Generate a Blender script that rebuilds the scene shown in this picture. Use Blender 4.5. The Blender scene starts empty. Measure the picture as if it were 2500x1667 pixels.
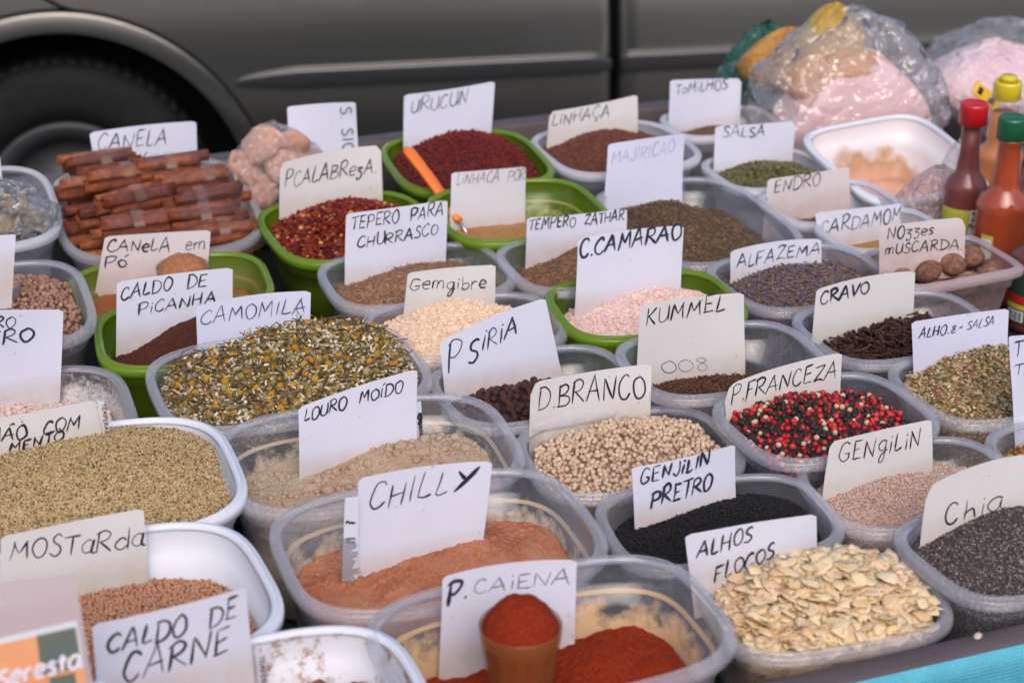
import bpy, math, random
import numpy as np
from mathutils import Vector, Matrix

R = math.radians
random.seed(7)
rng = np.random.default_rng(7)
SC = bpy.context.scene
COL = SC.collection

# ------------------------------------------------------------------ camera, sky, sun, exposure
CAM = Vector((0.0, 0.0, 1.615))
PITCH = R(25.5)
FPX = 4700.0            # focal length in pixels of the 2500 x 1667 photograph
cam_d = bpy.data.cameras.new('camera')
cam_o = bpy.data.objects.new('camera', cam_d)
COL.objects.link(cam_o)
cam_o.location = CAM
cam_o.rotation_euler = (math.pi / 2 - PITCH, 0, 0)
cam_d.sensor_width = 36.0
cam_d.lens = FPX / 2500 * 36
cam_d.clip_start = 0.05
cam_d.clip_end = 500
cam_d.dof.use_dof = True
cam_d.dof.focus_distance = 1.56
cam_d.dof.aperture_fstop = 8.0
SC.camera = cam_o

world = bpy.data.worlds.new('World')
SC.world = world
world.use_nodes = True
wn = world.node_tree.nodes
sky = wn.new('ShaderNodeTexSky')
sky.sky_type = 'NISHITA'
sky.sun_disc = False
SUN_EL, SUN_AZ = R(44), R(172)
sky.sun_elevation = SUN_EL
sky.sun_rotation = SUN_AZ
sky.dust_density = 4.0
sky.ozone_density = 1.0
tint = wn.new('ShaderNodeMix'); tint.data_type = 'RGBA'; tint.blend_type = 'MULTIPLY'; tint.inputs[0].default_value = 1
tint.inputs[7].default_value = (.97, .97, 1.05, 1)      # the photograph's slightly violet white balance
world.node_tree.links.new(sky.outputs[0], tint.inputs[6])
world.node_tree.links.new(tint.outputs[2], wn['Background'].inputs[0])
wn['Background'].inputs[1].default_value = 0.15
sun_d = bpy.data.lights.new('sun', 'SUN')
sun_d.energy = 1.0
sun_d.angle = R(55)
sun_d.color = (1.0, 0.965, 0.945)
sun_o = bpy.data.objects.new('sun', sun_d)
COL.objects.link(sun_o)
dv = Vector((math.cos(SUN_EL) * math.sin(SUN_AZ), math.cos(SUN_EL) * math.cos(SUN_AZ), math.sin(SUN_EL)))
sun_o.rotation_euler = dv.to_track_quat('Z', 'Y').to_euler()
SC.view_settings.view_transform = 'Standard'
SC.view_settings.look = 'None'
SC.view_settings.exposure = 0.28
SC.view_settings.gamma = 1.0
SC.view_settings.use_curve_mapping = False
SC.cycles.transparent_max_bounces = 24
SC.cycles.max_bounces = 10
SC.cycles.use_denoising = True

# ------------------------------------------------------------------ measuring helpers
FLOOR = 0.80            # top of the stall table
RIM = 0.895             # height of the container rims
TH = R(20)              # direction of the table's long side

def ray(px, py):
    u, v = (px - 1250) / FPX, (py - 833.5) / FPX
    c, s = math.cos(PITCH), math.sin(PITCH)
    return Vector((u, c - v * s, -s - v * c))

def at_z(px, py, z):
    d = ray(px, py)
    return CAM + d * ((z - CAM.z) / d.z)

def at_plane(px, py, p, n):
    d = ray(px, py)
    return CAM + d * ((p - CAM).dot(n) / d.dot(n))

def at_depth(px, py, zc):
    return CAM + ray(px, py) * zc

# crop windows in which the photograph was measured: (x offset, y offset, scale)
CW = {'D': (0, 0, 0.94080), 'S': (0, 0, 1.0),
      1: (0, 0, 2.766), 2: (825, 0, 2.766), 3: (1650, 0, 2.766),
      4: (0, 500, 2.766), 5: (825, 500, 2.766), 6: (1650, 500, 2.766),
      7: (0, 1000, 2.3506), 8: (825, 1000, 2.3506), 9: (1650, 1000, 2.3506)}

def W(k, x, y):
    a, b, s = CW[k]
    return (a + x / s, b + y / s)

# ------------------------------------------------------------------ object helpers
def link(o, parent=None):
    COL.objects.link(o)
    if parent is not None:
        o.parent = parent
    return o

def tag(o, label=None, cat=None, group=None, kind=None):
    if label: o['label'] = label
    if cat: o['category'] = cat
    if group: o['group'] = group
    if kind: o['kind'] = kind
    return o

def empty(name, loc=(0, 0, 0), rz=0.0, **kw):
    o = bpy.data.objects.new(name, None)
    o.empty_display_size = 0.02
    o.location = loc
    o.rotation_euler = (0, 0, rz)
    link(o)
    return tag(o, **kw)

def mesh(name, V, F, mats=None, smooth=False, mi=None):
    """V (n,3); F an int array (m,k) or a list of such arrays / tuples."""
    me = bpy.data.meshes.new(name)
    V = np.asarray(V, dtype=np.float32)
    if isinstance(F, np.ndarray):
        Fs = [F]
    elif len(F) and isinstance(F[0], np.ndarray) and F[0].ndim == 2:
        Fs = F
    else:
        Fs = None
    if Fs is None:
        me.from_pydata([tuple(map(float, v)) for v in V], [], [tuple(map(int, f)) for f in F])
    else:
        loops = np.concatenate([f.ravel() for f in Fs]).astype(np.int32)
        sizes = np.concatenate([np.full(len(f), f.shape[1]) for f in Fs]).astype(np.int32)
        starts = np.concatenate([[0], np.cumsum(sizes)[:-1]]).astype(np.int32)
        me.vertices.add(len(V)); me.vertices.foreach_set('co', V.ravel())
        me.loops.add(len(loops)); me.loops.foreach_set('vertex_index', loops)
        me.polygons.add(len(sizes)); me.polygons.foreach_set('loop_start', starts)
        me.update(calc_edges=True)
    if mats is not None:
        for m in (mats if isinstance(mats, (list, tuple)) else [mats]):
            me.materials.append(m)
    if mi is not None:
        me.polygons.foreach_set('material_index', np.asarray(mi, dtype=np.int32))
    if smooth:
        me.polygons.foreach_set('use_smooth', np.ones(len(me.polygons), dtype=bool))
    me.update()
    return me

def obj(name, me, parent=None, loc=(0, 0, 0), rot=(0, 0, 0), **kw):
    o = bpy.data.objects.new(name, me)
    o.location = loc
    o.rotation_euler = rot
    link(o, parent)
    return tag(o, **kw)

def merge(parts):
    """join (V, F) pairs; F lists of arrays"""
    Vs, Fs, n = [], [], 0
    for V, F in parts:
        V = np.asarray(V, float)
        if isinstance(F, np.ndarray): F = [F]
        Vs.append(V)
        Fs += [f + n for f in F]
        n += len(V)
    return np.concatenate(Vs), Fs

def box(x0, x1, y0, y1, z0, z1, b=0.0):
    if b <= 0:
        V = np.array([(x, y, z) for z in (z0, z1) for (x, y) in ((x0, y0), (x1, y0), (x1, y1), (x0, y1))], float)
        F = np.array([(3, 2, 1, 0), (4, 5, 6, 7), (0, 1, 5, 4), (1, 2, 6, 5), (2, 3, 7, 6), (3, 0, 4, 7)])
        return V, [F]
    # octagon-ish bevel by lofting inset rings
    def ring(i, z):
        return [(x0 + i, y0 + b, z), (x0 + b, y0 + i, z), (x1 - b, y0 + i, z), (x1 - i, y0 + b, z),
                (x1 - i, y1 - b, z), (x1 - b, y1 - i, z), (x0 + b, y1 - i, z), (x0 + i, y1 - b, z)]
    rings = [ring(b * .7, z0), ring(0, z0 + b), ring(0, z1 - b), ring(b * .7, z1)]
    V = np.array(sum(rings, []), float)
    Q = [(k * 8 + i, k * 8 + (i + 1) % 8, (k + 1) * 8 + (i + 1) % 8, (k + 1) * 8 + i) for k in range(3) for i in range(8)]
    return V, [np.array(Q), np.array([tuple(range(7, -1, -1)), tuple(range(24, 32))])]

def loft(rings, closed_u=True, cap0=False, cap1=False, loop_v=False):
    """rings: array (k, n, 3) -> V, F"""
    A = np.asarray(rings, float)
    k, n = A.shape[:2]
    V = A.reshape(-1, 3)
    F = []
    kk = k if loop_v else k - 1
    nn = n if closed_u else n - 1
    i, j = np.meshgrid(np.arange(kk), np.arange(nn), indexing='ij')
    i2, j2 = (i + 1) % k, (j + 1) % n
    F.append(np.stack([i * n + j, i * n + j2, i2 * n + j2, i2 * n + j], -1).reshape(-1, 4))
    if cap0: F.append(np.array([list(range(n))[::-1]]))
    if cap1: F.append(np.array([[(k - 1) * n + q for q in range(n)]]))
    return V, F

def lathe(profile, n=32, caps=True):
    a = np.linspace(0, 2 * np.pi, n, endpoint=False)
    rings = [np.stack([r * np.cos(a), r * np.sin(a), np.full(n, z)], 1) for r, z in profile]
    return loft(rings, True, caps, caps)

def tube(P, r, n=8, caps=True):
    P = np.asarray(P, float)
    rr = np.broadcast_to(np.asarray(r, float), (len(P),))
    T = np.gradient(P, axis=0)
    T /= np.linalg.norm(T, axis=1, keepdims=True) + 1e-12
    ref = np.array([0, 0, 1.0]) if abs(T[0][2]) < .9 else np.array([1.0, 0, 0])
    a = np.linspace(0, 2 * np.pi, n, endpoint=False)
    rings = []
    for p, t, q in zip(P, T, rr):
        x = np.cross(t, ref); x /= np.linalg.norm(x) + 1e-12
        y = np.cross(x, t)
        rings.append(p + q * (np.outer(np.cos(a), x) + np.outer(np.sin(a), y)))
    return loft(rings, True, caps, caps)

def ico(sub=1):
    import bmesh
    bm = bmesh.new()
    bmesh.ops.create_icosphere(bm, subdivisions=sub, radius=1.0)
    V = np.array([v.co[:] for v in bm.verts]); F = np.array([[v.index for v in f.verts] for f in bm.faces])
    bm.free()
    return V, F
ICO0, ICO1, ICO2 = ico(1), ico(2), ico(3)      # 20, 80 and 320 faces

# value noise
_H = rng.random((256, 256))
def vnoise(x, y):
    xi, yi = np.floor(x).astype(int), np.floor(y).astype(int)
    fx, fy = x - xi, y - yi
    fx, fy = fx * fx * (3 - 2 * fx), fy * fy * (3 - 2 * fy)
    g = lambda a, b: _H[a % 256, b % 256]
    return (g(xi, yi) * (1 - fx) + g(xi + 1, yi) * fx) * (1 - fy) + (g(xi, yi + 1) * (1 - fx) + g(xi + 1, yi + 1) * fx) * fy
def fbm(x, y, o=3):
    s, a, t = 0, 1.0, 0
    for k in range(o):
        s = s + a * (vnoise(x * 2 ** k + 17.3 * k, y * 2 ** k + 5.1 * k) - .5); t += a; a *= .5
    return s / t * 2

# ------------------------------------------------------------------ materials
MATS = {}
def nt(name):
    m = bpy.data.materials.new(name)
    m.use_nodes = True
    n = m.node_tree.nodes
    for x in list(n): n.remove(x)
    out = n.new('ShaderNodeOutputMaterial')
    return m, n, m.node_tree.links.new, out

def ramp(n, stops, interp='LINEAR'):
    r = n.new('ShaderNodeValToRGB')
    e = r.color_ramp
    e.interpolation = interp
    while len(e.elements) < len(stops): e.elements.new(0.5)
    for q, (p, c) in zip(e.elements, stops):
        q.position = p
        q.color = (*c, 1) if len(c) == 3 else c
    return r

def pbr(name, col, rough=.5, metal=0, coat=0, noise=None, bump=None, spec=.5, trans=0, sheen=0):
    """noise=(scale, second colour, amount); bump=(scale, strength, distance)"""
    if name in MATS: return MATS[name]
    m, n, L, out = nt(name)
    b = n.new('ShaderNodeBsdfPrincipled')
    b.inputs['Base Color'].default_value = (*col, 1)
    b.inputs['Roughness'].default_value = rough
    b.inputs['Metallic'].default_value = metal
    b.inputs['Coat Weight'].default_value = coat
    b.inputs['Specular IOR Level'].default_value = spec
    b.inputs['Transmission Weight'].default_value = trans
    tc = n.new('ShaderNodeTexCoord')
    if noise:
        t = n.new('ShaderNodeTexNoise'); t.inputs['Scale'].default_value = noise[0]; t.inputs['Detail'].default_value = 5
        L(tc.outputs['Object'], t.inputs['Vector'])
        r = ramp(n, [(.5 - noise[2] / 2, col), (.5 + noise[2] / 2, noise[1])])
        L(t.outputs[0], r.inputs[0]); L(r.outputs[0], b.inputs['Base Color'])
    if bump:
        t2 = n.new('ShaderNodeTexNoise'); t2.inputs['Scale'].default_value = bump[0]; t2.inputs['Detail'].default_value = 4
        L(tc.outputs['Object'], t2.inputs['Vector'])
        bp = n.new('ShaderNodeBump'); bp.inputs['Strength'].default_value = bump[1]; bp.inputs['Distance'].default_value = bump[2]
        L(t2.outputs[0], bp.inputs['Height']); L(bp.outputs[0], b.inputs['Normal'])
    L(b.outputs[0], out.inputs[0])
    MATS[name] = m
    return m

def grain_mat(name, stops, rough=.6, interp='LINEAR', mottle=.25, spec=.3, scale=900, coat=0, transl=0):
    """colour differs from grain to grain (each loose grain its own random value)"""
    if name in MATS: return MATS[name]
    m, n, L, out = nt(name)
    b = n.new('ShaderNodeBsdfPrincipled')
    b.inputs['Roughness'].default_value = rough
    b.inputs['Specular IOR Level'].default_value = spec
    b.inputs['Coat Weight'].default_value = coat
    g = n.new('ShaderNodeNewGeometry'); oi = n.new('ShaderNodeObjectInfo')
    a = n.new('ShaderNodeMath'); a.operation = 'ADD'
    f = n.new('ShaderNodeMath'); f.operation = 'FRACT'
    L(g.outputs['Random Per Island'], a.inputs[0]); L(oi.outputs['Random'], a.inputs[1]); L(a.outputs[0], f.inputs[0])
    r = ramp(n, stops, interp)
    L(f.outputs[0], r.inputs[0])
    tc = n.new('ShaderNodeTexCoord')
    t = n.new('ShaderNodeTexNoise'); t.inputs['Scale'].default_value = scale; t.inputs['Detail'].default_value = 3
    L(tc.outputs['Object'], t.inputs['Vector'])
    r2 = ramp(n, [(.3, (1 - mottle,) * 3), (.7, (1 + mottle * .4,) * 3)])
    L(t.outputs[0], r2.inputs[0])
    mx = n.new('ShaderNodeMix'); mx.data_type = 'RGBA'; mx.blend_type = 'MULTIPLY'; mx.inputs[0].default_value = 1
    L(r.outputs[0], mx.inputs[6]); L(r2.outputs[0], mx.inputs[7]); L(mx.outputs[2], b.inputs['Base Color'])
    if transl:
        tr = n.new('ShaderNodeBsdfTranslucent'); L(mx.outputs[2], tr.inputs[0])
        ms = n.new('ShaderNodeMixShader'); ms.inputs[0].default_value = transl
        L(b.outputs[0], ms.inputs[1]); L(tr.outputs[0], ms.inputs[2]); L(ms.outputs[0], out.inputs[0])
    else:
        L(b.outputs[0], out.inputs[0])
    MATS[name] = m
    return m

def speck_mat(name, base, cols, scale=700, rough=.9, bumpd=.0012, patch=None):
    """fine ground spice: cols are flecks scattered over the base; patch=(colour, scale) a larger drift of tone"""
    if name in MATS: return MATS[name]
    m, n, L, out = nt(name)
    b = n.new('ShaderNodeBsdfPrincipled')
    b.inputs['Roughness'].default_value = rough
    b.inputs['Specular IOR Level'].default_value = .15
    tc = n.new('ShaderNodeTexCoord')
    vo = n.new('ShaderNodeTexVoronoi'); vo.inputs['Scale'].default_value = scale
    L(tc.outputs['Object'], vo.inputs['Vector'])
    sx = n.new('ShaderNodeSeparateColor'); L(vo.outputs['Color'], sx.inputs[0])
    k = len(cols)
    stops = [(0, base)] + [(.45 + .5 * i / k, c) for i, c in enumerate(cols)]
    r = ramp(n, stops, 'CONSTANT')
    L(sx.outputs[0], r.inputs[0])
    src = r.outputs[0]
    if patch:
        t3 = n.new('ShaderNodeTexNoise'); t3.inputs['Scale'].default_value = patch[1]; t3.inputs['Detail'].default_value = 6
        L(tc.outputs['Object'], t3.inputs['Vector'])
        r3 = ramp(n, [(.42, (0, 0, 0)), (.66, (1, 1, 1))]); L(t3.outputs[0], r3.inputs[0])
        mx = n.new('ShaderNodeMix'); mx.data_type = 'RGBA'; mx.inputs[7].default_value = (*patch[0], 1)
        L(r3.outputs[0], mx.inputs[0]); L(src, mx.inputs[6]); src = mx.outputs[2]
    L(src, b.inputs['Base Color'])
    t2 = n.new('ShaderNodeTexNoise'); t2.inputs['Scale'].default_value = scale * .8; t2.inputs['Detail'].default_value = 4
    L(tc.outputs['Object'], t2.inputs['Vector'])
    bp = n.new('ShaderNodeBump'); bp.inputs['Strength'].default_value = .8; bp.inputs['Distance'].default_value = bumpd
    L(t2.outputs[0], bp.inputs['Height']); L(bp.outputs[0], b.inputs['Normal'])
    L(b.outputs[0], out.inputs[0])
    MATS[name] = m
    return m

def sheen_fac(n, L, normal=None, lo=.035, hi=.55):
    lw = n.new('ShaderNodeLayerWeight'); lw.inputs[0].default_value = .5
    if normal is not None: L(normal, lw.inputs['Normal'])
    pw = n.new('ShaderNodeMath'); pw.operation = 'POWER'; pw.inputs[1].default_value = 4; L(lw.outputs['Facing'], pw.inputs[0])
    ma = n.new('ShaderNodeMath'); ma.operation = 'MULTIPLY_ADD'; ma.inputs[1].default_value = hi; ma.inputs[2].default_value = lo; L(pw.outputs[0], ma.inputs[0])
    return ma.outputs[0]

def plastic(name, col=(.80, .83, .90), milk=.22, rough=.22, dust=None, dh=.095, dscale=30):
    """thin translucent food-box plastic; dust=(colour, amount): dry powder clinging to the inside above the fill"""
    if name in MATS: return MATS[name]
    m, n, L, out = nt(name)
    tp = n.new('ShaderNodeBsdfTransparent'); tp.inputs[0].default_value = (*[.93 + .07 * c for c in col], 1)
    if col[2] < .2 * col[1]: tp.inputs[0].default_value = (.50, .68, .10, 1)
    df = n.new('ShaderNodeBsdfDiffuse'); df.inputs[0].default_value = (*col, 1)
    tl = n.new('ShaderNodeBsdfTranslucent'); tl.inputs[0].default_value = (*col, 1)
    a = n.new('ShaderNodeMixShader'); a.inputs[0].default_value = .4
    L(df.outputs[0], a.inputs[1]); L(tl.outputs[0], a.inputs[2])
    b = n.new('ShaderNodeMixShader')
    lw = n.new('ShaderNodeLayerWeight'); lw.inputs[0].default_value = .5          # a longer way through the plastic at a slant
    pw = n.new('ShaderNodeMath'); pw.operation = 'POWER'; pw.inputs[1].default_value = 2.4; L(lw.outputs['Facing'], pw.inputs[0])
    ma = n.new('ShaderNodeMath'); ma.operation = 'MULTIPLY_ADD'; ma.inputs[1].default_value = .32 * (1 - milk) * (0 if milk < .05 else 1); ma.inputs[2].default_value = milk; L(pw.outputs[0], ma.inputs[0])
    L(ma.outputs[0], b.inputs[0])
    L(tp.outputs[0], b.inputs[1]); L(a.outputs[0], b.inputs[2])
    top = b.outputs[0]
    tc = n.new('ShaderNodeTexCoord')
    if dust:
        dd = n.new('ShaderNodeBsdfDiffuse'); dd.inputs[0].default_value = (*dust[0], 1)
        t = n.new('ShaderNodeTexNoise'); t.inputs['Scale'].default_value = dscale; t.inputs['Detail'].default_value = 9; t.inputs['Roughness'].default_value = .68
        L(tc.outputs['Object'], t.inputs['Vector'])
        sp = n.new('ShaderNodeSeparateXYZ'); L(tc.outputs['Object'], sp.inputs[0])
        mr = n.new('ShaderNodeMapRange'); mr.inputs[1].default_value = dh - .055; mr.inputs[2].default_value = dh - .012
        mr.inputs[3].default_value = .20; mr.inputs[4].default_value = -.22
        L(sp.outputs[2], mr.inputs[0])
        ad = n.new('ShaderNodeMath'); ad.operation = 'ADD'; L(t.outputs[0], ad.inputs[0]); L(mr.outputs[0], ad.inputs[1])
        r = ramp(n, [(.44, (0, 0, 0)), (.62, (dust[1],) * 3)]); L(ad.outputs[0], r.inputs[0])
        # powder caught on the moulded step
        cp = n.new('ShaderNodeMath'); cp.operation = 'COMPARE'; cp.inputs[1].default_value = dh - .0236; cp.inputs[2].default_value = .0008; L(sp.outputs[2], cp.inputs[0])
        cm2 = n.new('ShaderNodeMath'); cm2.operation = 'MULTIPLY'; cm2.inputs[1].default_value = dust[1] * .8; L(cp.outputs[0], cm2.inputs[0])
        mxx = n.new('ShaderNodeMath'); mxx.operation = 'MAXIMUM'; L(r.outputs[0], mxx.inputs[0]); L(cm2.outputs[0], mxx.inputs[1]); r = mxx
        c = n.new('ShaderNodeMixShader'); L(r.outputs[0], c.inputs[0]); L(top, c.inputs[1]); L(dd.outputs[0], c.inputs[2])
        top = c.outputs[0]
    gl = n.new('ShaderNodeBsdfGlossy'); gl.inputs[1].default_value = rough
    e = n.new('ShaderNodeMixShader')
    L(sheen_fac(n, L), e.inputs[0]); L(top, e.inputs[1]); L(gl.outputs[0], e.inputs[2]); L(e.outputs[0], out.inputs[0])
    MATS[name] = m
    return m

def film(name, col=(.95, .95, .97), milk=.10, rough=.12, scale=28, bump=.004, lo=.07, hi=.6):
    """thin crinkled plastic film"""
    if name in MATS: return MATS[name]
    m, n, L, out = nt(name)
    tc = n.new('ShaderNodeTexCoord')
    v = n.new('ShaderNodeTexVoronoi'); v.feature = 'DISTANCE_TO_EDGE'; v.inputs['Scale'].default_value = scale
    nz = n.new('ShaderNodeTexNoise'); nz.inputs['Scale'].default_value = scale * .7; nz.inputs['Detail'].default_value = 5
    L(tc.outputs['Object'], nz.inputs['Vector'])
    mv = n.new('ShaderNodeMix'); mv.data_type = 'VECTOR'; mv.inputs[0].default_value = .35 if scale > 1 else .2
    L(tc.outputs['Object'], mv.inputs[4]); L(nz.outputs[1], mv.inputs[5]); L(mv.outputs[1], v.inputs['Vector'])
    ad = n.new('ShaderNodeMath'); ad.operation = 'ADD'; L(v.outputs[0], ad.inputs[0]); L(nz.outputs[0], ad.inputs[1])
    bp = n.new('ShaderNodeBump'); bp.inputs['Strength'].default_value = 1; bp.inputs['Distance'].default_value = bump
    L(ad.outputs[0], bp.inputs['Height'])
    tp = n.new('ShaderNodeBsdfTransparent'); tp.inputs[0].default_value = (*[.6 + .4 * c for c in col], 1)
    df = n.new('ShaderNodeBsdfDiffuse'); df.inputs[0].default_value = (*col, 1); L(bp.outputs[0], df.inputs['Normal'])
    tl = n.new('ShaderNodeBsdfTranslucent'); tl.inputs[0].default_value = (*col, 1)
    a = n.new('ShaderNodeMixShader'); a.inputs[0].default_value = .35; L(df.outputs[0], a.inputs[1]); L(tl.outputs[0], a.inputs[2])
    b = n.new('ShaderNodeMixShader'); b.inputs[0].default_value = milk; L(tp.outputs[0], b.inputs[1]); L(a.outputs[0], b.inputs[2])
    gl = n.new('ShaderNodeBsdfGlossy'); gl.inputs[1].default_value = rough; L(bp.outputs[0], gl.inputs['Normal'])
    e = n.new('ShaderNodeMixShader'); L(sheen_fac(n, L, bp.outputs[0], lo, hi), e.inputs[0]); L(b.outputs[0], e.inputs[1]); L(gl.outputs[0], e.inputs[2])
    L(e.outputs[0], out.inputs[0])
    MATS[name] = m
    return m

# ------------------------------------------------------------------ the place: ground, street, stall table
ct, st = math.cos(TH), math.sin(TH)
XD, YD = Vector((ct, st, 0)), Vector((-st, ct, 0))
def tb(s, t, z=0.0):
    """a point given along (s) and across (t) the table"""
    p = XD * s + YD * t
    return (p.x, p.y, z)

asphalt = pbr('asphalt', (.055, .053, .05), .9, noise=(6, (.085, .08, .075), .5), bump=(160, .6, .004))
paving = pbr('paving', (.44, .40, .33), .85, noise=(3, (.56, .52, .43), .5), bump=(90, .4, .003))
g = obj('road', mesh('road', *box(-150, 150, -150, 150, -.2, 0), mats=asphalt), kind='structure')
# the footway behind the photographer, with its kerb: sunlit paving that the car door mirrors
V, F = box(2.5, 18, -9, -.2, 0, .12, .015)
obj('pavement', mesh('pavement', V, F, paving), rot=(0, 0, R(9)), kind='structure')

LEDGE = RIM + .006
pL = at_z(2500, 1517, LEDGE); pL2 = at_z(2500, 1566, LEDGE)
T_FRONT = pL.dot(YD); T_FRONT0 = pL2.dot(YD)
pB = at_z(1103, 325, RIM - .03)
T_BACK = pB.dot(YD)
S0, S1 = -1.25, 1.25
brown = pbr('brown_board_paint', (.075, .055, .058), .6, noise=(18, (.12, .09, .088), .5), bump=(60, .3, .0015))
steel = pbr('galvanised_steel', (.45, .45, .45), .4, metal=.9)
cloth_dark = pbr('dark_green_cloth', (.012, .035, .014), .85, noise=(14, (.02, .016, .022), .4), bump=(400, .3, .001))
# turquoise woven tarpaulin
m, n, L, out = nt('turquoise_weave')
b = n.new('ShaderNodeBsdfPrincipled'); b.inputs['Roughness'].default_value = .42
tc = n.new('ShaderNodeTexCoord')
w1 = n.new('ShaderNodeTexWave'); w1.inputs['Scale'].default_value = 110; w1.bands_direction = 'X'
w2 = n.new('ShaderNodeTexWave'); w2.inputs['Scale'].default_value = 110; w2.bands_direction = 'Z'
L(tc.outputs['Object'], w1.inputs[0]); L(tc.outputs['Object'], w2.inputs[0])
mm = n.new('ShaderNodeMath'); mm.operation = 'MULTIPLY'; L(w1.outputs[1], mm.inputs[0]); L(w2.outputs[1], mm.inputs[1])
nz = n.new('ShaderNodeTexNoise'); nz.inputs['Scale'].default_value = 45; nz.inputs['Detail'].default_value = 6; L(tc.outputs['Object'], nz.inputs[0])
r = ramp(n, [(.30, (.05, .16, .16)), (.35, (.085, .40, .52)), (.7, (.11, .48, .61))]); L(nz.outputs[0], r.inputs[0])
L(r.outputs[0], b.inputs['Base Color'])
bp = n.new('ShaderNodeBump'); bp.inputs['Distance'].default_value = .0006; L(mm.outputs[0], bp.inputs['Height']); L(bp.outputs[0], b.inputs['Normal'])
L(b.outputs[0], out.inputs[0])
turq = m

table = empty('stall_table', tb(0, T_BACK / 2 + T_FRONT / 2, 0), TH,
              label='long market stall table with dark brown edge boards and a turquoise front skirt', cat='table')
hw = (T_BACK - T_FRONT0) / 2
mid = (T_BACK + T_FRONT) / 2
def tpart(name, V, F, m):
    return obj(name, mesh(name, V, F, m), table)
tpart('table_top', *box(S0, S1, T_FRONT - mid, T_BACK - mid, FLOOR - .03, FLOOR), cloth_dark)
ledge_z = LEDGE
tpart('front_board', *box(S0 - .02, S1 + .02, T_FRONT0 - mid, T_FRONT - mid, FLOOR - .05, ledge_z, .003), brown)
tpart('back_board', *box(S0 - .02, S1 + .02, T_BACK - mid, T_BACK - mid + .028, FLOOR - .05, RIM - .03, .003), brown)
tpart('end_board', *box(S0 - .02, S0, T_FRONT - mid, T_BACK - mid, FLOOR - .05, RIM - .03, .003), brown)
tpart('end_board', *box(S1, S1 + .02, T_FRONT - mid, T_BACK - mid, FLOOR - .05, RIM - .03, .003), brown)
# skirt with soft folds, hanging just in front of the board
xs = np.linspace(S0 - .02, S1 + .02, 260)
zs = np.linspace(ledge_z - .0005, .25, 40)
X, Z = np.meshgrid(xs, zs)
amp = np.clip((ledge_z - Z) / .35, 0, 1)
Y = T_FRONT0 - mid - .0015 - amp * .012 * (1 + np.sin(X * 16 + np.sin(X * 5) * 2))
G = np.stack([X, Y, Z], -1)
V, F = loft(G, closed_u=False)
sk = mesh('skirt', V, F, turq, True)
o = obj('skirt', sk, table)
md = o.modifiers.new('thick', 'SOLIDIFY'); md.thickness = .0008; md.offset = 0
for sx in (S0 + .06, S1 - .06):
    for ty in (T_FRONT - mid + .05, T_BACK - mid - .05):
        V, F = box(sx - .02, sx + .02, ty - .02, ty + .02, 0, FLOOR - .03, .003)
        tpart('leg', V, F, steel)

# ------------------------------------------------------------------ the car parked behind the stall
CTH = R(9.2)
cX, cY = Vector((math.cos(CTH), math.sin(CTH), 0)), Vector((-math.sin(CTH), math.cos(CTH), 0))
TRIM_Z = .55
car0 = at_z(1250, 165, TRIM_Z)          # a point on the rubbing strip
car0 = Vector((car0.x, car0.y, 0))
def on_car(px, py):
    return at_plane(px, py, car0, cY)
seamA = (on_car(1506, 100) - car0).dot(cX)
wheelP = on_car(150, 345)
WU = (wheelP - car0).dot(cX)
WZ, AR = .31, .335

m, n, L, out = nt('grey_car_paint')
b = n.new('ShaderNodeBsdfPrincipled')
b.inputs['Base Color'].default_value = (.29, .28, .25, 1)
b.inputs['Metallic'].default_value = .95; b.inputs['Roughness'].default_value = .24
b.inputs['Coat Weight'].default_value = .8; b.inputs['Coat Roughness'].default_value = .06
L(b.outputs[0], out.inputs[0])
paint = m
blackp = pbr('black_plastic', (.012, .012, .013), .5)
seal = pbr('black_rubber', (.005, .005, .005), .9, spec=.1)
rubber = pbr('tyre_rubber', (.009, .009, .010), .8, noise=(30, (.016, .016, .016), .6), spec=.2)
alloy = pbr('dull_alloy', (.045, .045, .048), .5)
glassy = pbr('dark_window', (.015, .018, .02), .05, spec=.8, coat=.5)
trimm = pbr('grey_rub_strip', (.028, .028, .030), .22, coat=.7)

car = empty('parked_car', car0, CTH, label='dark grey metallic car parked close behind the stall, seen from its side', cat='car')

def side_d(w):
    """outward bulge (m) of the car's side at height w"""
    w = np.asarray(w, float)
    pts = [(.18, -.06), (.28, -.02), (.42, .0), (.50, .0), (.60, -.010), (.70, -.030), (.82, -.062), (.92, -.095), (.98, -.125)]
    return np.interp(w, [p[0] for p in pts], [p[1] for p in pts]) + .0
def smooth_prof(w):
    k = np.linspace(-.05, .05, 9)
    return sum(side_d(w + q) for q in k) / 9

def panel(name, u0, u1, w0=.20, w1=.96, hole=False, du=.02, dw=.02):
    us = np.linspace(u0, u1, max(3, int((u1 - u0) / du)))
    ws = np.linspace(w0, w1, max(3, int((w1 - w0) / dw)))
    U, Wv = np.meshgrid(us, ws)
    D = -smooth_prof(Wv)                          # local y: negative is towards the stall
    # gentle plan-view curve of the side
    D = D + .012 * (U / 1.6) ** 2
    ed = np.minimum(U - u0, u1 - U)
    D = D + np.where(ed < .003, .012, 0)
    G = np.stack([U, D, Wv], -1)
    V, F = loft(G, closed_u=False)
    F = F[0]
    if hole:
        c = V[F].mean(1)
        keep = ~(((c[:, 0] - WU) ** 2 + (c[:, 2] - WZ) ** 2 < (AR + .018) ** 2))
        F = F[keep]
    o = obj(name, mesh(name, V, F, paint, True), car)
    md = o.modifiers.new('t', 'SOLIDIFY'); md.thickness = .0012; md.offset = -1
    return o

gap = .004
panel('front_wing', WU - .80, seamA - gap, hole=True, du=.012, dw=.012)
panel('door_panel', seamA + gap, seamA + 1.05)
panel('rear_wing', seamA + 1.05 + 2 * gap, seamA + 2.1)
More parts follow.
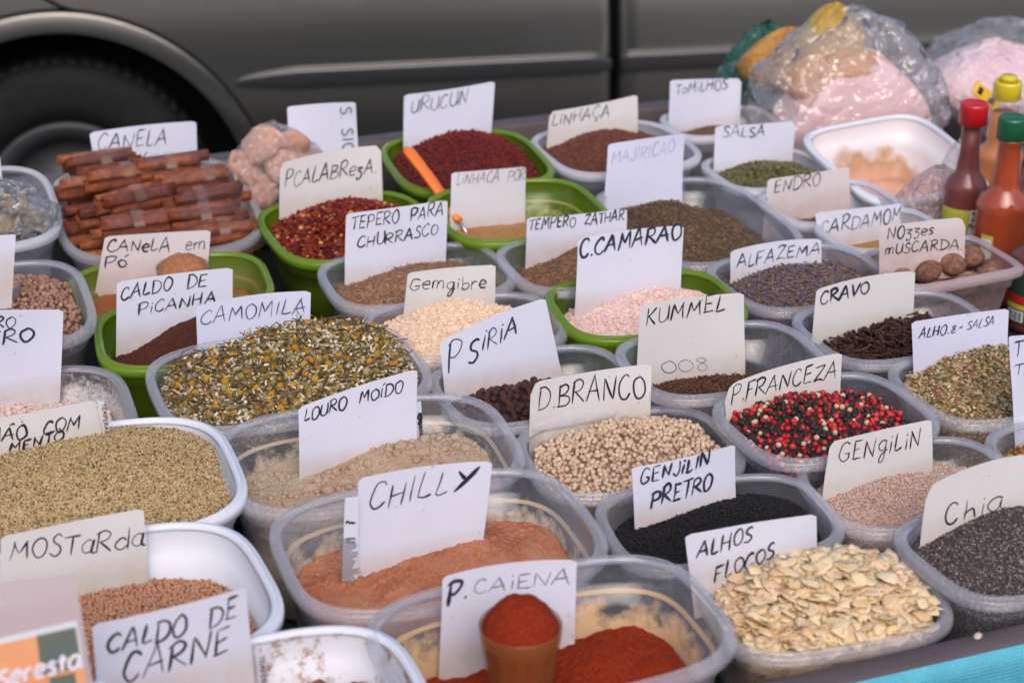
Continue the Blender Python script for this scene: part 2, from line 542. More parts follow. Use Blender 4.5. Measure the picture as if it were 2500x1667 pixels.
# dark inner body behind the panel gaps
V, F = box(WU - .78, seamA + 2.08, .16, 1.50, .22, .88, .05)
V2, F2 = box(WU + .45, seamA + 2.05, .050, .155, .22, .70)
obj('inner_body', mesh('inner_body', *merge([(V, F), (V2, F2)]), mats=seal), car)
# arch flare: a rolled band round the wheel opening
a = np.linspace(R(-25), R(205), 90)
rings = []
sec = [(AR, .03), (AR, .003), (AR + .0006, .0004), (AR + .002, .0), (AR + .006, -.0003), (AR + .033, -.0003), (AR + .037, .0006), (AR + .038, .004)]
for r_, d_ in sec:
    zz = WZ + r_ * np.sin(a); xx = WU + r_ * np.cos(a)
    rings.append(np.stack([xx, d_ - smooth_prof(zz) * 1.0 + .012 * (xx / 1.6) ** 2, zz], 1))
V, F = loft(rings, closed_u=False)
obj('arch_flare', mesh('arch_flare', V, F, paint, True), car)
a2 = a
rings = []
for r_, d_ in [(AR + .037, .001), (AR + .038, -.0015), (AR + .042, -.0015), (AR + .043, .001)]:
    zz = WZ + r_ * np.sin(a2); xx = WU + r_ * np.cos(a2)
    rings.append(np.stack([xx, d_ - smooth_prof(zz) + .012 * (xx / 1.6) ** 2, zz], 1))
V, F = loft(rings, closed_u=False)
obj('panel_gap', mesh('panel_gap', V, F, seal, True), car)
# bumper seam running up from the arch
uu = np.linspace(0, 1, 20)
xx = WU + .04 - .30 * uu; zz = WZ + AR + .038 + .26 * uu ** 1.3
P = np.stack([xx, -smooth_prof(zz) - .001 + .012 * (xx / 1.6) ** 2, zz], 1)
obj('panel_gap', mesh('panel_gap', *tube(P, .0035, 6), mats=seal), car)
# wheel well liner, tyre with tread blocks, wheel disc
yy = np.linspace(.03, .26, 4)
rings = [np.stack([WU + (AR + .005) * np.cos(a), np.full_like(a, y), WZ + (AR + .005) * np.sin(a)], 1) for y in yy]
V, F = loft(rings, closed_u=False)
aw = np.linspace(0, 2 * np.pi, 40, endpoint=False)
back = np.stack([WU + (AR + .02) * np.cos(aw), np.full(40, .265), WZ + (AR + .02) * np.sin(aw)], 1)
V, F = merge([(V, F), (back, [np.array([list(range(40))])])])
obj('wheel_well', mesh('wheel_well', V, F, seal, True), car)
wheel = empty('wheel', (WU, .065, WZ)); wheel.parent = car; wheel.scale = (.88, 1, .88)
prof = [(.172, .03), (.178, .012), (.215, .004), (.26, .002), (.285, .012), (.296, .03), (.298, .10), (.296, .17), (.285, .19), (.21, .2), (.19, .18)]
n_ = 96
aw = np.linspace(0, 2 * np.pi, n_, endpoint=False)
rings = [np.stack([r_ * np.cos(aw), np.full(n_, y_), r_ * np.sin(aw)], 1) for r_, y_ in prof]
V, F = loft(rings, True)
obj('tyre', mesh('tyre', V, F, rubber, True), wheel)
tb_parts = []
for k in range(64):
    al = 2 * math.pi * k / 64
    V, F = box(-.009, .009, .018 + .0, .085, .292, .302, .002)
    V2 = V.copy(); V2[:, 1] += .085
    for VV in (V, V2):
        c_, s_ = math.cos(al), math.sin(al)
        Q = VV.copy(); Q[:, 0] = VV[:, 0] * c_ + VV[:, 2] * s_; Q[:, 2] = -VV[:, 0] * s_ + VV[:, 2] * c_
        tb_parts.append((Q, F))
obj('tread', mesh('tread', *merge(tb_parts), mats=rubber), wheel, kind='stuff')
prof = [(.001, .05), (.05, .045), (.06, .055), (.13, .06), (.13, .03), (.150, .018), (.166, .008), (.172, .012), (.174, .035)]
rings = [np.stack([r_ * np.cos(aw), np.full(n_, y_), r_ * np.sin(aw)], 1) for r_, y_ in prof]
V, F = loft(rings, True, True)
obj('rim', mesh('rim', V, F, alloy, True), wheel)
# rubbing strip: runs over the wing, ends in a rounded tip, broken at the door seam
tipU = (on_car(572, 210) - car0).dot(cX)
def strip(u0, u1, tip0=False, tip1=False):
    us = np.linspace(u0, u1, 60)
    rings = []
    for u in us:
        k = 1.0
        if tip0: k *= min(1, max(.02, (u - u0) / .12)) ** .45
        if tip1: k *= min(1, max(.3, (u1 - u) / .03)) ** .5
        zc = TRIM_Z - (.006 * (1 - k) if tip0 else 0)
        th = np.linspace(0, 2 * np.pi, 16, endpoint=False)
        yy = -.004 - .012 * k * np.clip(np.cos(th), 0, 1) ** .35 + .004 * (np.cos(th) < 0)
        zz = zc + .019 * k * np.sign(np.sin(th)) * np.abs(np.sin(th)) ** .8
        base = -smooth_prof(np.full(16, TRIM_Z)) + .012 * (u / 1.6) ** 2
        rings.append(np.stack([np.full(16, u), yy + base, zz], 1))
    V, F = loft(rings, True, True, True)
    obj('rubbing_strip', mesh('rubbing_strip', V, F, trimm, True), car)
strip(tipU, seamA - .008, True, True)
strip(seamA + .008, seamA + 1.04)
strip(seamA + 1.07, seamA + 2.0)
# greenhouse, bonnet and the far side, so the car stays a car from another position
def slab(name, pts, y0, y1, m, lean=0):
    P = np.array(pts, float)
    r0 = np.stack([P[:, 0], np.full(len(P), y0) + (P[:, 1] - .96) * lean, P[:, 1]], 1)
    r1 = np.stack([P[:, 0], np.full(len(P), y1) - (P[:, 1] - .96) * lean, P[:, 1]], 1)
    V, F = loft([r0, r1], True, True, True)
    obj(name, mesh(name, V, F, m), car)
slab('roof', [(seamA - .15, .955), (seamA + .45, 1.42), (seamA + 1.55, 1.44), (seamA + 2.1, .955)], .10, 1.62, paint, .35)
slab('window', [(seamA + .02, .99), (seamA + .47, 1.36), (seamA + .95, 1.38), (seamA + .95, .99)], .09, .20, glassy, .35)
slab('window', [(seamA + 1.0, .99), (seamA + 1.0, 1.38), (seamA + 1.5, 1.38), (seamA + 1.9, .99)], .09, .20, glassy, .35)
slab('bonnet', [(WU - .78, .90), (WU - .70, .955), (WU + .2, 1.0), (seamA - .12, .975), (seamA - .1, .90)], .085, 1.6, paint)
V, F = box(WU - .95, WU - .79, .02, 1.6, .25, .85, .05)
obj('bumper', mesh('bumper', V, F, paint), car)
w2 = wheel.copy(); COL.objects.link(w2); w2.parent = car; w2.location.x = seamA + 1.62
for ch in list(wheel.children):
    c = ch.copy(); COL.objects.link(c); c.parent = w2

# ------------------------------------------------------------------ across the street, behind the photographer (mirrored in the car)
def facade(x0, w, h, y, col, name, label, nb, nf, rz=R(9)):
    m_ = pbr('render_' + name, col, .9, noise=(2, tuple(c * .85 for c in col), .5))
    b_ = empty('building', (x0, y, 0), rz, label=label, cat='building')
    dw = pbr('shop_glass', (.03, .035, .04), .1)
    fr = pbr('window_frame_paint', (.6, .58, .53), .6)
    # wall with openings left between piers and spandrels
    bw = w / nb; parts = []
    ww, wh = bw * .42, (h / nf) * .5
    for i in range(nb + 1):
        xc = i * bw
        parts.append(box(max(0, xc - (bw - ww) / 2), min(w, xc + (bw - ww) / 2), -8, 0, 0, h))
    for k in range(nf + 1):
        zc = k * h / nf
        parts.append(box(.001, w - .001, -7.9, -.004, max(.001, zc - (h / nf - wh) / 2), min(h - .001, zc + (h / nf - wh) / 2)))
    V, F = merge(parts)
    obj('wall', mesh('wall', V, F, m_), b_)
    V, F = box(-.2, w + .2, -8.2, .25, h, h + .3, .05)
    obj('roof', mesh('roof', V, F, fr), b_)
    proto = None
    for i in range(nb):
        for k in range(nf):
            x_, z_ = (i + .5) * bw, (k + .5) * h / nf
            if proto is None:
                V, F = merge([box(-ww / 2, ww / 2, -.10, -.06, -wh / 2, -wh / 2 + .08), box(-ww / 2, ww / 2, -.10, -.06, wh / 2 - .08, wh / 2),
                              box(-ww / 2, -ww / 2 + .07, -.10, -.06, -wh / 2, wh / 2), box(ww / 2 - .07, ww / 2, -.10, -.06, -wh / 2, wh / 2), box(-.03, .03, -.1, -.06, -wh / 2, wh / 2)])
                me_f = mesh('window', V, F, fr)
                me_p = mesh('pane', *box(-ww / 2, ww / 2, -.13, -.115, -wh / 2, wh / 2), mats=dw)
                proto = 1
            f_ = obj('window', me_f, b_, (x_, 0, z_))
            obj('pane', me_p, f_)
facade(5.0, 13, 3.5, -12.0, (.74, .66, .52), 'cream', 'low cream rendered building across the street', 5, 1)
facade(-9.0, 12.5, 6.8, -14.5, (.30, .27, .24), 'brown', 'dull brown building beside the cream one', 5, 2)
bark = pbr('bark', (.09, .07, .05), .9, bump=(20, 1, .02))
leafm = grain_mat('street_tree_leaves', [(0, (.04, .08, .02)), (1, (.08, .12, .03))], .6, mottle=.1)
def street_tree(x, y, lab):
    t_ = empty('street_tree', (x, y, .1), 0, label=lab, cat='tree', group='street trees across the road')
    P = [(0, 0, 0), (.05, 0, 1), (0, .05, 2), (.1, 0, 3.0), (.15, 0, 3.8)]
    parts = [tube(P, [.16, .13, .11, .08, .04], 10)]
    for k in range(6):
        al = k * 1.1; parts.append(tube([(0, 0, 2.0 + .2 * k), (.6 * math.cos(al), .6 * math.sin(al), 2.9 + .2 * k), (1.2 * math.cos(al), 1.2 * math.sin(al), 3.3 + .2 * k)], [.06, .04, .02], 7))
    obj('trunk', mesh('trunk', *merge(parts), mats=bark, smooth=True), t_)
    N = 5000
    c = rng.normal(size=(N, 3)); c /= np.linalg.norm(c, axis=1, keepdims=True); c *= rng.random((N, 1)) ** .4 * 1.6
    c[:, 2] = c[:, 2] * .75 + 3.8
    a_ = rng.normal(size=(N, 3)) * .09; b2 = rng.normal(size=(N, 3)) * .09
    V = np.stack([c - a_, c - b2, c + a_, c + b2], 1).reshape(-1, 3)
    obj('crown', mesh('crown', V, np.arange(N * 4).reshape(-1, 4), leafm), t_)
street_tree(3.6, -9.0, 'street tree on the kerb in front of the cream building')
street_tree(-5.5, -9.5, 'street tree in front of the dull brown building')

# ------------------------------------------------------------------ tubs
H = RIM - FLOOR
NEXP = 3.6
def outl(w, d, inset=0.0, n=96, e=NEXP):
    t = np.linspace(0, 2 * np.pi, n, endpoint=False)
    c, s = np.cos(t), np.sin(t)
    a, b = w / 2 - inset, d / 2 - inset
    return np.stack([a * np.sign(c) * np.abs(c) ** (2 / e), b * np.sign(s) * np.abs(s) ** (2 / e)], 1)

def inner_inset(z, h=None):
    return .0078 + .016 * (1 - z / (h or H))

def tub(name, x, y, w, d, th, mat, rimmat, label, cat='tub', h=H, e=NEXP, z0=FLOOR, tilt=(0, 0), lip=.0095, group=None):
    def ring(i, z):
        o_ = outl(w, d, i, e=e)
        return np.column_stack([o_, np.full(len(o_), z)])
    body = [ring(.0065, h - lip * .7), ring(.0078, h - .022), ring(.0104, h - .0235), ring(.0142, h * .5), ring(.0205, .006), ring(.026, .0),
            ring(.027, .002), ring(.0218, .0068), ring(.0152, h * .5), ring(.0118, h - .0243), ring(.0090, h - .0228), ring(.0082, h - .003)]
    V, F = loft(body)
    n = 96
    c0 = ring(min(w, d) * .499, .0); c1 = ring(min(w, d) * .499, .002)
    Vb, Fb = loft([body[5], ring(.03 + min(w, d) * .2, 0)], True, False, True)
    Vt, Ft = loft([body[6], ring(.03 + min(w, d) * .2, .002)], True, False, True)
    V, F = merge([(V, F), (Vb, [f[:, ::-1] for f in Fb]), (Vt, Ft)])
    root = obj(name, mesh('tub_body', V, F, mat, True), None, (x, y, z0), (tilt[0], tilt[1], R(th)), label=label, category=None) if False else obj(name, mesh('tub_body', V, F, mat, True), None, (x, y, z0), (tilt[0], tilt[1], R(th)))
    tag(root, label, cat, group)
    rr = [ring(.0086, h - .0044), ring(.0076, h - .0026), ring(.0066, h - .0008), ring(.0052, h), ring(.0040, h - .0004), ring(.0036, h - .0016), ring(.0016, h - .0018), ring(.0004, h - .0028), ring(.0, h - .0045),
          ring(.0003, h - lip), ring(.0013, h - lip - .0003), ring(.0014, h - .0050), ring(.0030, h - .0034), ring(.0056, h - .0042)]
    V, F = loft(rr, True, loop_v=True)
    obj('rim', mesh('rim', V, F, rimmat, True), root)
    return root

CLEAR = (.82, .83, .89)
HT0 = {'canelapo': .080, 'linpor': .098}
clear = plastic('clear_tub_plastic', CLEAR, .05, .10)
clear_rim = plastic('clear_tub_rim', (.90, .90, .94), .17, .10)
milky = plastic('milky_tub_plastic', (.86, .86, .91), .30)
milky_rim = plastic('milky_tub_rim', (.90, .90, .94), .5, .15)
lime = plastic('lime_tub_plastic', (.23, .36, .025), .40)
lime_rim = plastic('lime_tub_rim', (.29, .46, .035), .66, .15)
olive = plastic('olive_tub_plastic', (.28, .36, .05), .55, dust=((.34, .15, .06), .8), dh=HT0['canelapo'], dscale=60)
lime_dusty = plastic('dusty_lime_tub_plastic', (.23, .36, .025), .40, dust=((.45, .42, .12), .55), dh=HT0['linpor'], dscale=90)
white = pbr('white_tub_plastic', (.64, .66, .71), .48)
white_d0 = pbr('stained_white_tub_plastic', (.74, .76, .82), .3)

#       x, y, W, D, rotation
TUB = {
 'caiena': (.0259, 1.0687, .2377, .1595, 20.3), 'chilly': (-.0534, 1.1882, .2331, .1746, 19.4),
 'louro': (-.1112, 1.3178, .2331, .1706, 16.5), 'camomila': (-.1880, 1.4504, .2317, .1723, 20.3),
 'branco': (.0917, 1.3174, .1706, .1316, 16.9), 'franceza': (.2529, 1.3754, .1704, .1352, 23.5),
 'pretro': (.1510, 1.2125, .1745, .1226, 14.5), 'gengilin': (.3047, 1.2669, .1693, .1288, 18.6),
 'alhos': (.2122, 1.1029, .1650, .1165, 15.5), 'siria': (.0207, 1.4314, .1713, .1331, 20.5),
 'kummel': (.1805, 1.4808, .1747, .1346, 18.8), 'cravo': (.3419, 1.5469, .1755, .1332, 21.5),
 'alfazema': (.2725, 1.6569, .1656, .1386, 24.5), 'tepero': (-.0901, 1.6603, .1783, .1370, 19.3),
 'zathar': (.0700, 1.6978, .1600, .1371, 20.3), 'gemgibre': (-.0421, 1.5476, .1763, .1281, 15.0),
 'linhaca': (.1143, 2.0126, .1708, .1615, 21.6), 'urucun': (-.0496, 1.9716, .1735, .1867, 17.0),
 'linpor': (.0067, 1.8260, .1744, .1631, 19.4), 'calab': (-.1611, 1.7821, .1720, .1759, 22.0),
 'camarao': (.1215, 1.5944, .1739, .1414, 15.8), 'picanha': (-.2833, 1.5356, .1671, .1440, 13.8),
 'canelapo': (-.3165, 1.6354, .1862, .1416, 15.8), 'canela': (-.3655, 1.8369, .2050, .2752, 17.0),
 'manjericao': (.1856, 1.7996, .1712, .2296, 20.1), 'endro': (.3275, 1.8468, .1400, .1124, 20.7),
 'salsa': (.2757, 1.9433, .1328, .1179, 21.5), 'tomilhos': (.2400, 2.0982, .1342, .1033, 16.0),
 'chia': (.3638, 1.1801, .1692, .1296, 25.0), 'alhosalsa': (.4067, 1.4382, .1708, .1351, 21.4),
 'tempt': (.4605, 1.3160, .1716, .1300, 20.0), 'cardamom': (.3679, 1.7725, .1267, .1013, 22.8),
 'nozes': (.4110, 1.6930, .1350, .1000, 22.8),
 'tl': (-.5500, 1.8300, .1700, .2350, 19.0), 'coriander': (-.4650, 1.5900, .1650, .2000, 19.0),
 'pinkflour': (-.4039, 1.3722, .1977, .1701, 18.5), 'pimentao': (-.3340, 1.2607, .2596, .1932, 19.3),
 'mostarda': (-.2890, 1.0960, .2580, .1892, 23.0), 'carne': (-.1580, .9760, .2200, .1750, 20.0),
}

# rims stand at slightly different heights (taller tubs in front, as in the photograph)
DZ = {'caiena': .045, 'chilly': .030, 'louro': .018, 'camomila': .012, 'franceza': .018, 'pretro': .006, 'gengilin': .006, 'alhos': .006, 'siria': .006, 'kummel': .018,
      'cravo': .006, 'alfazema': -.003, 'tepero': -.003, 'zathar': .003, 'linhaca': -.009, 'urucun': -.009, 'linpor': .003, 'calab': -.012, 'camarao': .003, 'canelapo': -.015,
      'canela': -.015, 'manjericao': -.012, 'endro': -.015, 'salsa': -.015, 'tomilhos': -.012, 'chia': .021, 'alhosalsa': .003, 'cardamom': -.006, 'nozes': -.003, 'tl': .003,
      'coriander': .018, 'pinkflour': -.003, 'pimentao': .021, 'mostarda': .033, 'carne': .045}
HT = {}
for k_, v_ in list(TUB.items()):
    s_ = (CAM.z - RIM - DZ.get(k_, 0)) / (CAM.z - RIM)
    TUB[k_] = (v_[0] * s_, v_[1] * s_, v_[2] * s_, v_[3] * s_, v_[4])
    HT[k_] = H + DZ.get(k_, 0)

def splashed(name, base, spot, thr=.62, scale=55):
    m, n, L, out = nt(name)
    b = n.new('ShaderNodeBsdfPrincipled'); b.inputs['Roughness'].default_value = .45
    tc = n.new('ShaderNodeTexCoord')
    t = n.new('ShaderNodeTexNoise'); t.inputs['Scale'].default_value = scale; t.inputs['Detail'].default_value = 8; t.inputs['Roughness'].default_value = .72; L(tc.outputs['Object'], t.inputs[0])
    t2 = n.new('ShaderNodeTexNoise'); t2.inputs['Scale'].default_value = 11; L(tc.outputs['Object'], t2.inputs[0])
    mm = n.new('ShaderNodeMath'); mm.operation = 'MULTIPLY_ADD'; mm.inputs[1].default_value = .35; L(t2.outputs[0], mm.inputs[0]); L(t.outputs[0], mm.inputs[2])
    r = ramp(n, [(thr + .14, base), (thr + .17, tuple(.6 * a + .4 * c for a, c in zip(base, spot))), (thr + .22, spot)]); L(mm.outputs[0], r.inputs[0]); L(r.outputs[0], b.inputs['Base Color']); L(b.outputs[0], out.inputs[0])
    return m
white_d = splashed('splashed_white_plastic', (.65, .66, .70), (.34, .17, .08), .51)
dust_tan = lambda k, c, a, z, s: plastic(k, CLEAR, .06, .10, dust=(c, a), dh=z, dscale=s)
louro_m = dust_tan('tub_plastic_with_bay_dust', (.56, .47, .36), .8, HT['louro'], 60)
chilly_m = dust_tan('tub_plastic_with_chilli_dust', (.58, .46, .35), .7, HT['chilly'], 50)
caiena_m = dust_tan('tub_plastic_with_cayenne_dust', (.58, .39, .22), .9, HT['caiena'], 45)
pink_m = dust_tan('tub_plastic_with_salt_dust', (.66, .60, .56), .5, HT['pinkflour'] + .02, 220)
brown_m = dust_tan('tub_plastic_with_spice_dust', (.30, .18, .10), .5, HT['tepero'], 70)

def blend(cont):
    return Matrix.Translation((cont[0], cont[1], FLOOR)) @ Matrix.Rotation(R(cont[4]), 4, 'Z')

# ------------------------------------------------------------------ fills
class Fill:
    """height of a spice surface inside a tub, in the tub's own frame (z from the tub's underside)"""
    def __init__(s, key, ze, zc, ou=0, ov=0, wu=.55, wv=.6, amp=.0015, fr=60, h=None, rough=0.0, rfr=300, slope=0.0, e=NEXP):
        h = HT[key]; s.h = h
        s.key = key; s.c = TUB[key]; s.w, s.d = s.c[2], s.c[3]; s.e = e
        s.ze, s.zc, s.ou, s.ov, s.wu, s.wv, s.amp, s.fr, s.rough, s.rfr, s.slope = h + ze, h + zc, ou, ov, wu, wv, amp, fr, rough, rfr, slope
        s.seed = sum(map(ord, key)) * 1.37
    def z(s, x, y, fine=True):
        u, v = x / (s.w / 2), y / (s.d / 2)
        b = np.exp(-((u - s.ou) / s.wu) ** 2 - ((v - s.ov) / s.wv) ** 2)
        z = s.ze + (s.zc - s.ze) * b + s.slope * v + s.amp * fbm(x * s.fr + s.seed, y * s.fr + 9, 3)
        if s.rough and fine:
            z = z + s.rough * fbm(x * s.rfr + 3, y * s.rfr + s.seed, 3)
        return z
    def inset(s):
        return inner_inset(s.ze, s.h) + .0022
    def sample(s, N, margin=0.0):
        a, b = s.w / 2 - s.inset() - margin, s.d / 2 - s.inset() - margin
        P = rng.uniform(-1, 1, (int(N * 1.25), 2))
        P = P[(np.abs(P[:, 0]) ** s.e + np.abs(P[:, 1]) ** s.e) < 1][:N]
        return P * [a, b]
    def hexa(s, sp, jit=.25, margin=0.0, off=0.0):
        a, b = s.w / 2 - s.inset() - margin, s.d / 2 - s.inset() - margin
        xs = np.arange(-a, a, sp); ys = np.arange(-b, b, sp * .87)
        X, Y = np.meshgrid(xs, ys)
        X = X + (np.arange(len(ys)) % 2)[:, None] * sp / 2 + off * sp
        P = np.stack([X.ravel(), Y.ravel() + off * sp * .5], 1)
        P = P + rng.normal(0, jit * sp * .5, P.shape)
        return P[(np.abs(P[:, 0] / a) ** s.e + np.abs(P[:, 1] / b) ** s.e) < 1]

def heap(fill, name, label, mat, cat='spice', res=(34, 96), kind=None, group=None):
    c = fill.c
    ins = fill.inset()
    rings = []
    nr, na = res
    for r_ in np.linspace(.02, 1, nr):
        o_ = outl(fill.w - 2 * ins, fill.d - 2 * ins, 0, na, fill.e) * r_
        rings.append(np.column_stack([o_, fill.z(o_[:, 0], o_[:, 1])]))
    rings = rings[::-1]
    zb = .0035
    skirt = outl(fill.w, fill.d, inner_inset(.008, fill.h) + .0024, na, fill.e)
    # walls of the fill follow the tub's inside
    mids = []
    for q in (.66, .33):
        zz = rings[0][:, 2] * q + zb * (1 - q)
        m_ = np.column_stack([outl(fill.w, fill.d, 0, na, fill.e), zz])
        i_ = inner_inset(zz, fill.h) + .0026
        m_[:, 0] *= (fill.w / 2 - i_) / (fill.w / 2); m_[:, 1] *= (fill.d / 2 - i_) / (fill.d / 2)
        mids.append(m_)
    allr = [np.column_stack([skirt, np.full(na, zb)])] + mids[::-1] + rings
    V, F = loft(np.array(allr), True, True, True)
    o = obj(name, mesh(name, V, F, mat, True), None, (c[0], c[1], FLOOR + .0), (0, 0, R(c[4])))
    tag(o, label, cat, group, kind)
    return o

def rotm(a, b, c):
    """rotation matrices from arrays of Euler angles (z, x, z)"""
    ca, sa, cb, sb, cc, sc = np.cos(a), np.sin(a), np.cos(b), np.sin(b), np.cos(c), np.sin(c)
    M = np.empty((len(a), 3, 3))
    M[:, 0, 0] = ca * cc - sa * cb * sc; M[:, 0, 1] = -ca * sc - sa * cb * cc; M[:, 0, 2] = sa * sb
    M[:, 1, 0] = sa * cc + ca * cb * sc; M[:, 1, 1] = -sa * sc + ca * cb * cc; M[:, 1, 2] = -ca * sb
    M[:, 2, 0] = sb * sc; M[:, 2, 1] = sb * cc; M[:, 2, 2] = cb
    return M

def scatter(T, P, S, tilt=math.pi):
    """template T=(V,F) placed at points P with sizes S (N,) or (N,3); tilt limits the lean from flat"""
    TV, TF = T
    if isinstance(TF, np.ndarray): TF = [TF]
    N = len(P)
    S = np.asarray(S, float)
    if S.ndim == 1: S = np.repeat(S[:, None], 3, 1)
    M = rotm(rng.uniform(0, 6.28, N), rng.uniform(-tilt, tilt, N) if tilt < 3 else rng.uniform(0, math.pi, N), rng.uniform(0, 6.28, N))
    VV = np.einsum('nij,nvj->nvi', M, TV[None] * S[:, None, :]) + P[:, None, :]
    k = TV.shape[0]
    FF = [(f[None] + (np.arange(N) * k)[:, None, None]).reshape(-1, f.shape[1]) for f in TF]
    return VV.reshape(-1, 3), FF

TET = (np.array([(1, 1, 1), (1, -1, -1), (-1, 1, -1), (-1, -1, 1)], float) * .6, np.array([(0, 1, 2), (0, 3, 1), (0, 2, 3), (1, 3, 2)]))
OCT = (np.array([(1, 0, 0), (-1, 0, 0), (0, 1, 0), (0, -1, 0), (0, 0, 1), (0, 0, -1)], float),
       np.array([(0, 2, 4), (2, 1, 4), (1, 3, 4), (3, 0, 4), (2, 0, 5), (1, 2, 5), (3, 1, 5), (0, 3, 5)]))
def prism(bend=.15):
    xs = (-1, 0, 1); V = []
    for x, w, z in zip(xs, (.6, 1, .5), (0, bend, 0)):
        V += [(x, w, z - .5), (x, -w, z - .5), (x, 0, z + 1)]
    V = np.array(V)
    Q = [(0, 1, 4, 3), (1, 2, 5, 4), (2, 0, 3, 5), (3, 4, 7, 6), (4, 5, 8, 7), (5, 3, 6, 8)]
    return V, [np.array(Q), np.array([(0, 2, 1), (6, 7, 8)])]
PRI = prism()
CUR = prism(1.2)
FLK = (np.array([(-1, -.7, 0), (0, -1, .25), (1, -.6, 0), (1, .7, .1), (0, .9, .3), (-1, .8, -.1)], float), np.array([(0, 1, 4, 5), (1, 2, 3, 4)]))
def chip(k):
    r_ = np.random.default_rng(k)
    n_ = 9
    a = np.linspace(0, 2 * np.pi, n_, endpoint=False) + r_.normal(0, .16, n_)
    rad = r_.uniform(.62, 1.10, n_)
    x, y = rad * np.cos(a), rad * np.sin(a) * r_.uniform(.55, .9)
    bx, by = r_.uniform(-.35, .45), r_.uniform(-.2, .4)
    zf = lambda x, y: bx * x * x * .7 + by * y * y * .7 + .12 * x * y
    t_ = .018
    V = [(0, 0, zf(0, 0) + t_), (0, 0, zf(0, 0) - t_)]
    V += [(p * .5, q * .5, zf(p * .5, q * .5) + t_) for p, q in zip(x, y)]
    V += [(p, q, zf(p, q) + t_ * .45) for p, q in zip(x, y)]
    V += [(p, q, zf(p, q) - t_ * .45) for p, q in zip(x, y)]
    Tt, Q = [], []
    for i in range(n_):
        j = (i + 1) % n_
        Tt.append((0, 2 + i, 2 + j)); Q.append((2 + i, 2 + n_ + i, 2 + n_ + j, 2 + j)); Q.append((2 + n_ + i, 2 + 2 * n_ + i, 2 + 2 * n_ + j, 2 + n_ + j))
        Tt.append((1, 2 + 2 * n_ + j, 2 + 2 * n_ + i))
    return np.array(V, float), [np.array(Tt), np.array(Q)]

def z_on(fill, P, dz=0.0, jit=0.0):
    z = fill.z(P[:, 0], P[:, 1]) + dz + rng.normal(0, 1, len(P)) * jit
    return np.column_stack([P, z])

def stuff(parent, name, T, P, S, mat, tilt=math.pi, smooth=False):
    V, F = scatter(T, P, S, tilt)
    return obj(name, mesh(name, V, F, mat, smooth), parent, kind='stuff')

def visible_first(fill, P):
    """order points by nearness to the camera"""
    c = fill.c; a = R(c[4])
    y = c[1] + P[:, 0] * math.sin(a) + P[:, 1] * math.cos(a)
    return np.argsort(y)

def pieces(parent, fill, name, templates, P, S, mat, tilt=math.pi, limit=300, smooth=True, rest='loose_layer', under=None):
    """the nearest pieces as objects of their own, the rest of the layer as one part"""
    idx = visible_first(fill, P)
    near, far = idx[:limit], idx[limit:]
    S = np.asarray(S, float)
    mes = [mesh(name, t[0], t[1], mat, smooth) for t in templates]
    for i in near:
        o = bpy.data.objects.new(name, mes[i % len(mes)])
        o.location = P[i]
        s_ = S[i]
        o.scale = (s_, s_, s_) if np.ndim(s_) == 0 else tuple(s_)
        o.rotation_mode = 'ZXZ' if False else 'XYZ'
        if tilt < 3:
            o.rotation_euler = (random.uniform(-tilt, tilt), random.uniform(-tilt, tilt), random.uniform(0, 6.28))
        else:
            o.rotation_euler = (random.uniform(0, 6.28), random.uniform(0, 6.28), random.uniform(0, 6.28))
        link(o, parent)
    if len(far):
        parts = []
        for k, t in enumerate(templates):
            sel = far[k::len(templates)]
            if len(sel): parts.append(scatter(t, P[sel], S[sel], tilt))
        V, F = merge(parts)
        obj(rest, mesh(rest, V, F, mat, smooth), parent, kind='stuff')

def mk_tub(key, mat, rim, label, **kw):
    c = TUB[key]
    kw.setdefault('h', HT[key])
    return tub('plastic_tub', c[0], c[1], c[2], c[3], c[4], mat, rim, label, **kw)

# --- row by row, front to back -------------------------------------------------
# cayenne
mk_tub('caiena', caiena_m, clear_rim, 'large clear tub of dark red cayenne with orange dust on its walls')
f = Fill('caiena', -.060, -.044, .55, .30, .5, .6, .0045, 38, rough=.0016, rfr=330)
red = speck_mat('cayenne_powder', (.22, .022, .005), [(.28, .034, .008), (.16, .014, .004)], 1500, bumpd=.0006)
heap(f, 'cayenne_powder', 'dark red cayenne powder lying low in the front tub', red, kind='stuff', res=(90, 220))
FC = {'caiena': f}
# chilli
mk_tub('chilly', chilly_m, clear_rim, 'large clear tub of pale orange chilli powder with dusty walls')
f = Fill('chilly', -.040, -.027, .25, .15, .6, .5, .0040, 38, rough=.0020, rfr=300)
heap(f, 'chilli_powder', 'pale orange-brown chilli powder under the CHILLY sign', speck_mat('chilli_powder', (.36, .125, .062), [(.48, .20, .11), (.30, .09, .045)], 1300, bumpd=.0008, patch=((.46, .20, .11), 30)), kind='stuff', res=(90, 220)); FC['chilly'] = f
# ground bay
mk_tub('louro', louro_m, clear_rim, 'large clear tub of ground bay leaf with powder clinging inside')
f = Fill('louro', -.040, -.018, .35, .25, .6, .6, .003, 40, rough=.0016, rfr=260)
lm = speck_mat('bay_powder', (.44, .33, .22), [(.50, .39, .27), (.36, .27, .18)], 1100, patch=((.40, .24, .16), 12), bumpd=.0008)
o = heap(f, 'ground_bay', 'greyish tan ground bay leaf powder with small lumps', lm, kind='stuff', res=(90, 220)); FC['louro'] = f
P = f.sample(520, .004); S = rng.gamma(2.2, .0008, len(P)) + .0006
stuff(o, 'powder_lump', ICO0, z_on(f, P, .0002), np.column_stack([S, S, S * .7]), lm, 1.0)
